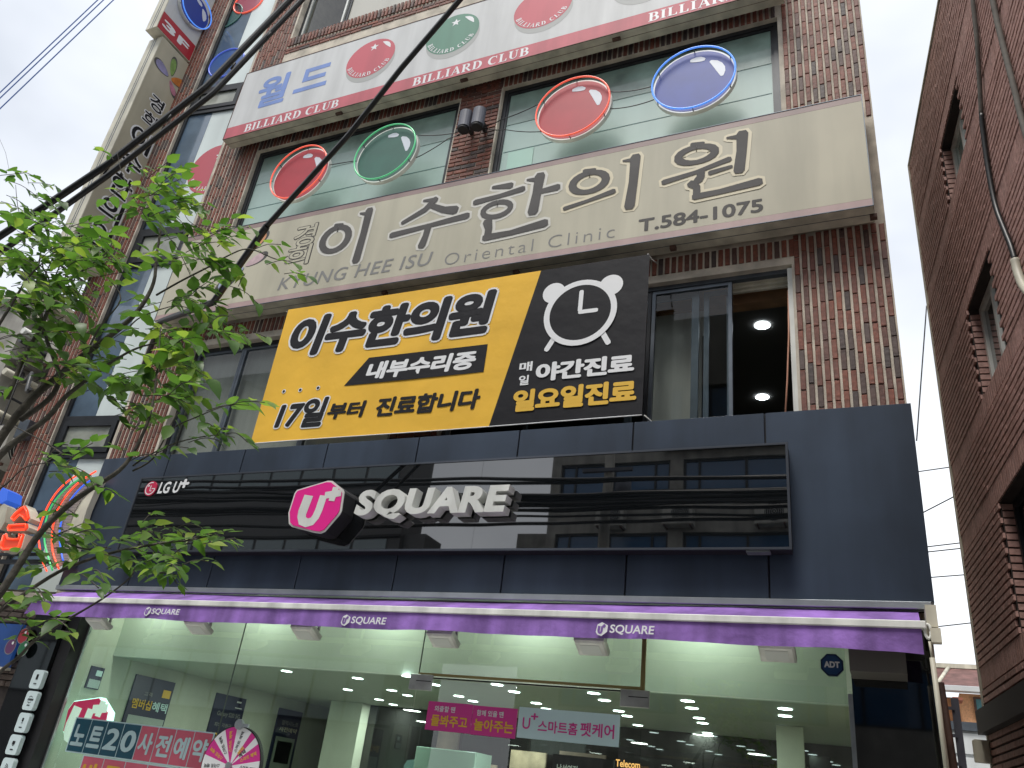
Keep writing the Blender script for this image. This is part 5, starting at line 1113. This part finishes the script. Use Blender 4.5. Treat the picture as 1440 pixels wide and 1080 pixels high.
v = 1.4; k_ = 0
def inh(u, vv): return any(h[0]-.02 < u < h[1]+.02 and h[2] < vv < h[3] for h in HOLES)
course = .067
while v < roofz-.05:
    bd = next((b for b in bands if b[0]-.03 <= v < b[1]-.03), None)
    if bd:
        u = .01
        while u < LEN-.06:
            if not inh(u+.03, v+.1): rbk.box(u, u+.055, -.014, .004, v, v+.19)
            u += .067
        v += .202
    else:
        u = -.1 if k_ % 2 else 0
        while u < LEN:
            a, b = max(u, 0), min(u+.192, LEN)
            if b-a > .03 and not inh((a+b)/2, v+.03):
                for h in HOLES:
                    if h[2] < v+.03 < h[3]:
                        if a < h[0] < b: b = h[0]
                        if a < h[1] < b: a = h[1]
                dw = rng.uniform(-.002, .002)
                if b-a > .02: rbk.box(a, b, -.02+dw, .004, v, v+.046)
            u += .2
        v += course; k_ += 1
for h in HOLES:      # reveal bricks on the far jamb and head
    vv = h[2]+.01
    while vv < h[3]-.05: rbk.box(h[0]-.004, h[0]+.012, .006, .33, vv, vv+.05); vv += .067
RT.part('brickwork', rbk, M_brick2, kind='stuff')
for i, h in enumerate(HOLES):
    mb = MB(); frame_rect(mb, h[0], h[1], h[2], h[3], .06, .09, .17); mb.box((h[0]+h[1])/2-.025, (h[0]+h[1])/2+.025, .09, .16, h[2]+.06, h[3]-.06)
    wo = RT.part('window', mb, M_alu if i == 2 else M_white_metal); RT.part('pane', MB().box(h[0]+.055, h[1]-.055, .12, .126, h[2]+.055, h[3]-.055), [mat('mint_glass', (.30, .42, .38), .1, coat=.8), mat('dim_glass', (.09, .10, .10), .08, coat=.8), mat('black_glass', (.012, .012, .014), .1)][i], wo)
RT.part('corner_edge', MB().box(-.05, -.002, -.03, .30, 0, roofz+.03), M_cream_metal)
RT.part('parapet_cap', MB().box(-.05, LEN, -.03, .4, roofz+.001+.03, roofz+.06), M_cream_metal)
gz0 = rl_(1392, 1035)[1]; gz1 = rl_(1388, 1008)[1]
RT.part('dark_canopy', MB().box(-.03, LEN, -.10, -.022, gz0, gz1+.04), M_black)
single('meter_box', MB().cbox(-.05, .04, -.16, -.035, rl_(1392, 1070)[1]-.04, rl_(1388, 1045)[1], .01), M_cream_metal, 'small cream box at the foot of the brown building corner', 'box', RB)
def rwire(pts, r, lab, m=M_rubber):
    P = [tuple(RB.world(*((lambda q: (q[0], -.05, q[1]))(rl_(x, y, -.05))))) for x, y in pts]; return single('wall_cable', MB().tube(smooth(P, 5), r, 7), m, lab, 'cable', group=None)
rwire([(1380, 160), (1383, 190), (1390, 240), (1400, 290), (1413, 325), (1421, 345), (1427, 365)], .022, 'black sagging cable on the brown brick wall', M_rubber)
rwire([(1366, -20), (1370, 20), (1374, 60), (1377, 110), (1380, 162)], .020, 'dusty grey upper length of the left cable on the brown wall', M_dust)
rwire([(1427, 365), (1431, 382), (1438, 400), (1448, 412)], .034, 'cream taped end of the black cable on the brown wall', M_cream_metal)
rwire([(1392, -20), (1401, 25), (1412, 70), (1425, 120), (1436, 165), (1450, 215)], .022, 'dusty grey right hand cable on the brown wall', M_dust)
# ================================================================== LANE END: house far behind, downpipe
FH = Thing('far_house', 'orange brick house with brown shingle roof and white lower wall behind the lane', 'house', F0, (2.2, 25, 0))
def fz(px, py, Y=25): return at(px, py, Y)
x0, x1 = fz(1318, 960)[0]-1.5, fz(1388, 960)[0]+3; ez = fz(1360, 972)[1]; bz = fz(1360, 1018)[1]; rz = fz(1350, 943, 26.3)[1]
xc = fz(1352, 1000)[0]
FH.part('brick_wall', MB().box(xc-.0, x1, 25, 30, bz, ez-.06), M_obrick)
FH.part('recessed_wall', MB().box(x0, xc-.003, 25.8, 30, bz-.5, ez-.06), M_obrick)
FH.part('lower_wall', MB().box(x0, x1, 24.6, 30, 0, bz-.003), M_wpaint)
for i in range(4): FH.part('cladding_board', MB().box(x0, x1, 24.52, 24.598, bz-.25-.55*i-.5, bz-.25-.55*i-.03), M_wpaint)
FH.part('ledge', MB().box(x0, x1, 24.45, 24.598, bz-.22, bz-.02), M_aluL)
FH.part('eave', MB().box(xc-.5, x1+.2, 24.6, 24.95, ez-.057, ez+.06).box(x0, xc-.503, 25.4, 25.8, ez-.057, ez+.06), M_wpaint)
rf = MB(); zt_ = rz+.05
rf.add([(x0, 25.3, ez+.065), (xc-.5, 25.3, ez+.065), (xc-.1, 26.3, zt_), (x0, 26.3, zt_)], [(0, 1, 2, 3)]); rf.add([(xc-.5, 24.6, ez+.065), (x1+.2, 24.6, ez+.065), (x1+.2, 26.3, zt_), (xc-.1, 26.3, zt_)], [(0, 1, 2, 3)])
rf.add([(xc-.5, 24.6, ez+.065), (xc-.1, 26.3, zt_), (xc-.5, 26.3, ez+.065)], [(0, 1, 2)]); FH.part('roof', rf, M_roof)
FH.part('roof_hip_trim', MB().tube([(xc-.5, 24.58, ez+.07), (xc-.1, 26.3, zt_+.03)], .05, 6).box(x0-1, x1+.2, 26.25, 26.4, zt_, zt_+.12), M_cream_metal)
wq = bx(F0, 25, (1374, 1000), (1386, 1000), (1378, 1010), (1376, 984)); FW = FH.part('window', MB().box(wq[0]-.05, wq[1]+.05, 24.93, 24.99, wq[2]-.05, wq[3]+.05), M_rust); FH.part('pane', MB().box(wq[0], wq[1], 24.915, 24.928, wq[2], wq[3]), mat('teal_glass', (.10, .22, .24), .1, coat=.6), FW)
FH.part('small_awning_roof', MB().box(fz(1338, 988)[0], fz(1352, 988)[0], 24.3, 24.9, fz(1345, 990)[1], fz(1345, 986)[1]), mat('terracotta', (.28, .09, .05), .7))
pk = MB(); pk.tube([(.335, 7.5, 0), (.335, 7.5, 2.75)], .05, 8); 
q0, q1 = at(1322, 960, 7.2), at(1342, 1085, 7.2)
single('rusty_pipe', MB().tube([(q0[0], 7.2, q0[1]), (q1[0], 7.2, q1[1]), (q1[0]+.01, 7.2, .12)], .028, 8), M_rust, 'rusty brown pipe beside the white rod at the right shop corner', 'pipe')
g0, g1 = at(1332, 992, 7.6), at(1350, 1085, 7.6)
gp = MB().box(g0[0]+.03, g0[0]+.085, 7.6, 7.63, .12, g0[1]+.06); 
for z in (g0[1]-.02, g0[1]-.22, g0[1]-.42): gp.box(g0[0]-.08, g0[0]+.05, 7.585, 7.598, z-.012, z+.012)
single('slotted_bracket_post', gp, M_grey_box, 'grey slotted steel post with clips behind the shop corner', 'post')
# ================================================================== ACROSS THE STREET (seen only as reflections in the gloss sign)
def mir(px, py, yo):
    u, v = at(px, py, 12.1-yo); return u, v
OY = -8.0
OB = Thing('opposite_building', 'grey concrete building with blue windows, mirrored at the right of the gloss sign', 'building', F0, (-4, OY, 0))
ox0 = mir(772, 700, OY)[0]; ox1 = 6.0
rowA = (9.12, 10.22); rowB = (6.9, 8.15); wins = []
for r0 in (rowA, rowB, (11.9, 13.1), (3.9, 5.2)):
    for k0 in range(4): wins.append((-8.28+3.55*k0, -5.1+3.55*k0, r0[0], r0[1]))
ow = MB(); grid_wall(ow, ox0, ox1, 0, 15.5, OY-.3, OY, wins); ow.box(ox0, ox1, OY-9, OY-.303, 0, 15.45); OB.part('wall', ow, M_conc)
for h in wins:
    f = MB(); frame_rect(f, h[0], h[1], h[2], h[3], .06, OY-.16, OY-.08)
    for c_ in (.42, 1.6, 2.76): f.box(h[0]+c_-.03, h[0]+c_+.03, OY-.16, OY-.08, h[2]+.06, h[3]-.06)
    wo = OB.part('window', f, M_alu); OB.part('pane', MB().box(h[0]+.05, h[1]-.05, OY-.13, OY-.12, h[2]+.05, h[3]-.05), M_bluewin, wo)
BF = Fr((0, 0, 0), R(180))   # street side of the opposite buildings
aol = ['air conditioner on the grey building opposite, mirrored below the left blue window', 'air conditioner on the grey building opposite, mirrored between the two blue windows', 'air conditioner on the grey building opposite, mirrored below the right blue window']
for i, xx in enumerate((-7.0, -5.2, -2.9)): ac_unit(-xx-.8, 8.25, BF, -OY-.01, aol[i], 'air conditioners on the building opposite')
sgz = mir(1050, 632, OY+.2); single('opposite_signboard', MB().box(-5.3, 2, OY+.12, OY+.3, 10.45, 11.1), mat('dark_green_board', (.02, .07, .05), .5), 'dark green signboard on the building opposite, mirrored at the top right of the gloss sign', 'signboard')
DB = Thing('opposite_dark_building', 'dark curtain wall building across the street, mirrored at the left of the gloss sign', 'building', F0, (-20, OY-1, 0))
dx1 = mir(575, 690, OY-1)[0]; M_cw = mat('curtain_wall_stone', (.10, .10, .10), .5); DB.part('wall', MB().box(-45, dx1, OY-2.2, OY-1, 0, 16), M_cw)
DB.part('stair_tower', MB().box(dx1+.003, dx1+.8, OY-2.2, OY-1.2, 0, 8.6), M_cw)
gp_ = MB()
for i in range(22):
    x = -44+1.0*i*1.35
    if x > dx1-.4: break
    for z0_, z1_ in ((6.6, 8.4), (10.3, 12.0), (3.0, 4.8)): DB.part('pane', MB().box(x+.06, x+1.29, OY-.998, OY-.96, z0_, z1_), mat('pale_glass', (.25, .31, .33), .15, coat=.6) if 'pale_glass' not in bpy.data.materials else bpy.data.materials['pale_glass'])
DB.part('mullion_grid', (lambda k: [k.box(-45, dx1, OY-.997, OY-.93, z, z+.08) for z in (3, 4.8, 6.5, 7.5, 8.45, 9.4, 10.2, 12.05)] and k)(MB()), M_black)
LB_ = single('low_building', MB().box(dx1+1.7, ox0-.2, -22, -14, 0, mir(700, 752, -14)[1]), M_conc, 'low pale building far across the street, mirrored in the middle of the gloss sign', 'building')
cb_ = random.Random(2)
for i in range(15):
    z = 7.75+cb_.gauss(0, .10); sg_ = cb_.uniform(.0, .6); tl_ = cb_.gauss(0, .9)
    single('street_cable', MB().tube([(-26+52*t/24, -4+cb_.uniform(-.01, .01)+i*.03, z+tl_*(t/24-.5)+cb_.uniform(-.0, .02)-sg_*4*(t/24)*(1-t/24)+abs(t-12)*.02*cb_.uniform(.8, 1.2)) for t in range(25)], cb_.choice((.015, .03, .045)), 5), M_rubber, 'black cable of the sagging bundle over the far side of the street', 'cable', group='cable bundle across the street')
up = Thing('utility_pole', 'concrete utility pole across the street, mirrored in the right half of the gloss sign', 'utility pole', F0, (-5.6, -4.4, 0)); up.part('pole', MB().tube([(-5.6, -4.4, 0), (-5.6, -4.4, 10.2)], [.17, .11], 12), M_conc)
up.part('crossarm', MB().box(-6.5, -4.7, -4.3, -4.2, 9.6, 9.68).box(-6.2, -5.0, -4.3, -4.2, 8.4, 8.48), M_grey_box)
for x in (-6.3, -5.9, -5.3, -4.9): up.part('insulator', MB().tube([(x, -4.25, 9.68), (x, -4.25, 9.85)], .04, 8), M_white_metal)
up.part('transformer_can', MB().tube([(-5.2, -4.3, 7.6), (-5.2, -4.3, 8.2)], .18, 14), M_grey_box)
# ================================================================== TREE in the left foreground
rt = random.Random(11)
TR = Thing('street_tree', 'slender street tree with bright green leaves reaching in from the left foreground', 'tree', F0, (-3.1, 1.2, 0))
def tp(px, py, Y): 
    return atw(px, py, Y*.55)
limbs = []
def limb(pts, r0, r1, Y0=2.7, Y1=None):
    Y1 = Y1 or Y0; n = len(pts); P = [tp(x, y, Y0+(Y1-Y0)*i/(n-1)) for i, (x, y) in enumerate(pts)]; P = smooth(P, 4); m_ = len(P)
    limbs.append((P, [.46*(r0+(r1-r0)*i/(m_-1)) for i in range(m_)])); return P
A1 = limb([(-40, 690), (0, 617), (43, 563), (77, 533), (117, 500), (167, 463), (197, 433), (216, 397), (220, 360), (226, 320), (224, 300)], .032, .005, 2.6, 2.9)
A2 = limb([(-50, 700), (0, 640), (27, 617), (67, 587), (93, 557), (133, 527), (160, 507), (200, 487), (250, 478)], .026, .004, 2.5, 2.8)
A3 = limb([(30, 590), (70, 560), (83, 530), (74, 500), (66, 478), (58, 440), (52, 400), (58, 350)], .020, .005, 2.65, 2.6)
A4 = limb([(-30, 870), (0, 834), (28, 792), (56, 750), (94, 712), (133, 684), (167, 662), (187, 637), (206, 598), (216, 560), (222, 510), (226, 460)], .024, .004, 2.4, 2.7)
A5 = limb([(-30, 880), (0, 859), (69, 812), (111, 792), (167, 775), (239, 762), (265, 760), (300, 752)], .013, .004, 2.45, 2.7)
A6 = limb([(-30, 985), (0, 945), (25, 925), (50, 900), (92, 873), (144, 842), (181, 814), (190, 798)], .011, .003, 2.4, 2.6)
A7 = limb([(187, 655), (210, 640), (250, 622), (300, 612), (330, 615)], .006, .002, 2.65)
A8 = limb([(187, 662), (215, 645), (240, 605), (280, 585), (320, 570), (350, 570)], .006, .002, 2.6)
A9 = limb([(220, 415), (255, 395), (300, 372), (320, 360), (350, 350), (390, 365), (405, 360)], .008, .003, 2.85)
A10 = limb([(10, 560), (35, 500), (60, 455), (80, 410), (110, 385), (150, 355), (160, 330)], .016, .004, 2.5, 2.6)
A11 = limb([(60, 470), (70, 400), (60, 370), (90, 350), (120, 365)], .008, .003, 2.6)
A12 = limb([(-10, 470), (15, 430), (40, 390), (60, 370)], .012, .004, 2.3)
A13 = limb([(35, 330), (25, 290), (22, 260)], .004, .002, 2.5)
A14 = limb([(90, 640), (60, 620), (20, 600)], .006, .003, 2.4); A15 = limb([(-20, 700), (10, 680), (40, 655), (100, 650)], .006, .002, 2.4)
A16 = limb([(180, 462), (200, 445), (250, 430), (285, 445)], .006, .002, 2.8); A17 = limb([(225, 322), (250, 350), (280, 420), (290, 480)], .004, .002, 2.8)
A18 = limb([(158, 530), (200, 530), (235, 520), (260, 545)], .006, .002, 2.75); A19 = limb([(120, 500), (140, 460), (170, 420), (150, 390)], .008, .003, 2.65)
A20 = limb([(150, 770), (110, 770), (70, 740), (90, 700)], .006, .002, 2.5)
A21 = limb([(222, 330), (195, 290), (172, 245), (165, 215)], .004, .0015, 2.85); A22 = limb([(300, 372), (290, 330), (265, 310), (255, 290)], .004, .002, 2.85)
foot = Vector((-3.15, 1.15, 0)); top = A1[0]; tk_ = MB()
tr_pts = smooth([foot, Vector((-3.12, 1.18, .8)), Vector((-3.05, 1.22, 1.4)), Vector((-2.9, 1.28, 1.8))], 5); tk_.tube(tr_pts, [.065-.03*i/(len(tr_pts)-1) for i in range(len(tr_pts))], 10)
fork = tr_pts[-1]
for L_ in (A1, A2, A4, A5, A6, A12): tk_.tube(smooth([fork if L_ not in (A5, A6) else tr_pts[-5], (fork+L_[0])/2+Vector((0, 0, .05)), L_[0]], 4), [.03-.012*i/8 for i in range(9)], 8)
TR.part('trunk', tk_, M_leafbark)
for P, r in limbs: TR.part('branch', MB().tube(P, r, 7), M_leafbark)
# leaves: serrated folded blade, 16 faces
def leaf_mb(l, droop, cup, wd):
    n = 6; L_, M_, R_ = [], [], []
    for i in range(n+1):
        t = i/n; w_ = wd*(sin(pi*min(1, t**.8))**.8)*(1-.25*t) if 0 < i < n else 0
        y = l*t; z = -droop*l*t*t; se = .92 if i % 2 else 1.06
        M_.append((0, y, z)); L_.append((-w_*se, y-.02*l, z+cup*w_)); R_.append((w_*se, y-.02*l, z+cup*w_))
    vs = M_+L_[1:n]+R_[1:n]; m0 = n+1; fs = []
    def Li(i): return i if i in (0, n) else m0+i-1
    def Ri(i): return i if i in (0, n) else m0+n-1+i-1
    for i in range(n):
        a = [i+1, i, Li(i), Li(i+1)]; b = [i, i+1, Ri(i+1), Ri(i)]
        fs.append(tuple(dict.fromkeys(a))); fs.append(tuple(dict.fromkeys(b)))
    return vs, fs
variants = [leaf_mb(1, d, c, w) for d, c, w in ((.15, .25, .33), (.30, .15, .30), (.05, .3, .34), (.42, .2, .31), (-.08, .2, .33), (.25, .35, .29))]
leaf_meshes = []
for vs, fs in variants:
    k = MB().add(vs, fs, 0, True); leaf_meshes.append(k.mesh('leaf', M_leaf))
LEAVES = []   # (matrix, variant, size)
def add_leaf(p, dr, nrm, size):
    y = dr.normalized(); x = y.cross(nrm); 
    if x.length < 1e-3: x = Vector((1, 0, 0))
    x.normalize(); z = x.cross(y)
    m_ = Matrix(((x.x, y.x, z.x, p.x), (x.y, y.y, z.y, p.y), (x.z, y.z, z.z, p.z), (0, 0, 0, 1))) @ Matrix.Scale(size, 4)
    LEAVES.append((m_, rt.randrange(6), size))
camr = Vector(r2); twg = MB()
def spray(px, py, dpx, dpy, n, Y, size=.062, curl=0):
    """a twig from the pixel, running dpx,dpy pixels, with n alternate leaves"""
    a = tp(px, py, Y); b = tp(px+dpx, py+dpy, Y+rt.uniform(-.12, .12)); ax = (b-a)
    mid = (a+b)/2+Vector((0, 0, rt.uniform(.0, .018))); P = smooth([a, mid, b], 4); twg.tube(P, [.0013]*len(P), 5)
    side_ = ax.cross(Vector((0, 0, 1))).normalized()
    for i in range(n):
        t = (i+.7)/n; q = P[min(len(P)-1, int(t*(len(P)-1)+.5))]; s_ = 1 if i % 2 else -1
        dr = ax.normalized()*rt.uniform(.35, .9)+side_*s_*rt.uniform(.6, 1.0)+Vector((0, 0, rt.uniform(-.55, .15)))
        if i == n-1: dr = ax.normalized()+Vector((0, 0, -.25))
        nrm = Vector((rt.uniform(-.55, .55), rt.uniform(-.7, .35), 1)).normalized()
        add_leaf(q+dr.normalized()*.006, dr, nrm, size*.98*rt.uniform(.62, 1.12))
def cloud(region, n, Y, size=.062, seedn=0):
    """sprays spread over an outline given in pixels"""
    n = int(n*2.1+.5); xs = [p[0] for p in region]; ys = [p[1] for p in region]; done = 0; tries = 0
    while done < n and tries < 4000:
        tries += 1; x = rt.uniform(min(xs), max(xs)); y = rt.uniform(min(ys), max(ys)); c = False; j = len(region)-1
        for i in range(len(region)):
            if (region[i][1] > y) != (region[j][1] > y) and x < (region[j][0]-region[i][0])*(y-region[i][1])/(region[j][1]-region[i][1])+region[i][0]: c = not c
            j = i
        if not c: continue
        a = rt.uniform(-.9, .9)+(pi if rt.random() < .25 else 0); l = rt.uniform(28, 58); spray(x, y, l*cos(a), l*sin(a)*.7, rt.randint(4, 7), Y+rt.uniform(-.22, .25), size); done += 1
cloud([(-10, 240), (25, 232), (60, 262), (74, 275), (55, 285), (40, 330), (-10, 335)], 6, 2.45, .055)
cloud([(-10, 320), (60, 305), (70, 350), (60, 420), (-10, 440)], 17, 2.4)
cloud([(60, 340), (95, 318), (150, 322), (182, 345), (170, 380), (120, 420), (70, 430)], 17, 2.5)
cloud([(160, 255), (190, 250), (240, 248), (262, 262), (250, 300), (200, 318), (165, 300)], 13, 2.75, .06)
for a in ((160, 225, -20, -14, 4), (175, 235, 30, 8, 4), (205, 245, 20, -12, 3)): spray(*a, 2.9, .045)
spray(245, 290, 30, -20, 6, 2.8, .05); spray(235, 270, 15, -32, 5, 2.8, .05)
cloud([(248, 320), (290, 312), (312, 335), (305, 375), (290, 395), (260, 390), (235, 350)], 9, 2.8)
cloud([(200, 395), (260, 385), (320, 400), (345, 430), (350, 455), (300, 470), (245, 440), (205, 425)], 10, 2.8, .058)
for a in ((355, 352, 40, -8, 6), (375, 372, 40, -2, 6), (400, 385, 30, 3, 5), (345, 385, -10, 18, 5)): spray(*a, 2.9, .050)
cloud([(-10, 430), (70, 400), (140, 440), (150, 500), (90, 560), (-10, 520)], 17, 2.55)
cloud([(190, 455), (235, 460), (270, 480), (280, 512), (225, 525), (200, 490)], 8, 2.75, .07)
cloud([(115, 500), (200, 490), (260, 520), (262, 565), (190, 590), (130, 560)], 12, 2.7)
for a in ((150, 560, 45, 8, 4), (160, 585, 45, 2, 4), (165, 575, 40, -6, 4)): spray(*a, 2.6, .06)
for a in ((245, 565, 42, -4, 6), (290, 578, 50, -5, 7), (320, 570, 52, -4, 6), (280, 595, 25, 12, 5), (250, 580, -10, 18, 4)): spray(*a, 2.6, .055)
for a in ((180, 650, 40, -8, 4), (215, 640, 50, -10, 5), (265, 622, 45, -2, 6), (310, 612, 38, 10, 6), (300, 618, 20, -14, 4)): spray(*a, 2.65, .048)
for a in ((185, 610, 10, -15, 5), (175, 640, -10, -10, 3)): spray(*a, 2.6, .05)
cloud([(-10, 645), (45, 640), (100, 645), (110, 662), (60, 690), (10, 680)], 4, 2.4, .05)
cloud([(60, 690), (135, 680), (165, 700), (150, 745), (90, 765), (55, 745)], 2, 2.5, .05)
cloud([(70, 745), (165, 750), (160, 800), (110, 815), (60, 790), (30, 760)], 5, 2.5, .052)
cloud([(170, 755), (205, 742), (290, 750), (300, 765), (270, 785), (285, 800), (240, 812), (165, 800), (155, 775)], 12, 2.65, .046)
for a in ((200, 735, 20, -10, 4), (262, 760, 55, -12, 7), (285, 765, 45, -8, 6), (155, 765, 45, -6, 6), (255, 795, 38, -5, 6), (150, 800, 50, -12, 5)): spray(*a, 2.65, .045)
cloud([(-10, 740), (30, 760), (60, 800), (45, 850), (-10, 870)], 2, 2.4, .055)
for a in ((30, 890, 50, -22, 7), (40, 905, 60, -15, 7), (50, 880, 45, 2, 6), (20, 905, 20, -35, 6), (5, 870, 35, -20, 5), (-10, 870, 30, -30, 5)): spray(*a, 2.35, .05)
TR.part('twigs', twg, M_leafbark, kind='stuff')
print('leaves', len(LEAVES))
def pxsize(l): 
    p = l[0].translation; return l[2]/(p-Vector((0, 0, CZ))).length
LEAVES.sort(key=lambda l: -pxsize(l)); O_ = Vector(TR.O); st = MB()
for i, (m_, vi, s_) in enumerate(LEAVES):
    if i < 296:
        o = bpy.data.objects.new('leaf', leaf_meshes[vi]); COL.objects.link(o); o.parent = TR.o; o.matrix_local = Matrix.Translation(-O_) @ m_
    else:
        vs, fs = variants[vi]; st.add([tuple(m_ @ Vector(v_)) for v_ in vs], fs, 0, True)
TR.part('foliage', st, M_leaf, kind='stuff')
for o in bpy.data.objects:
    if o.type == 'EMPTY' and o.parent is None and 'group' in o and not o['group']: del o['group']
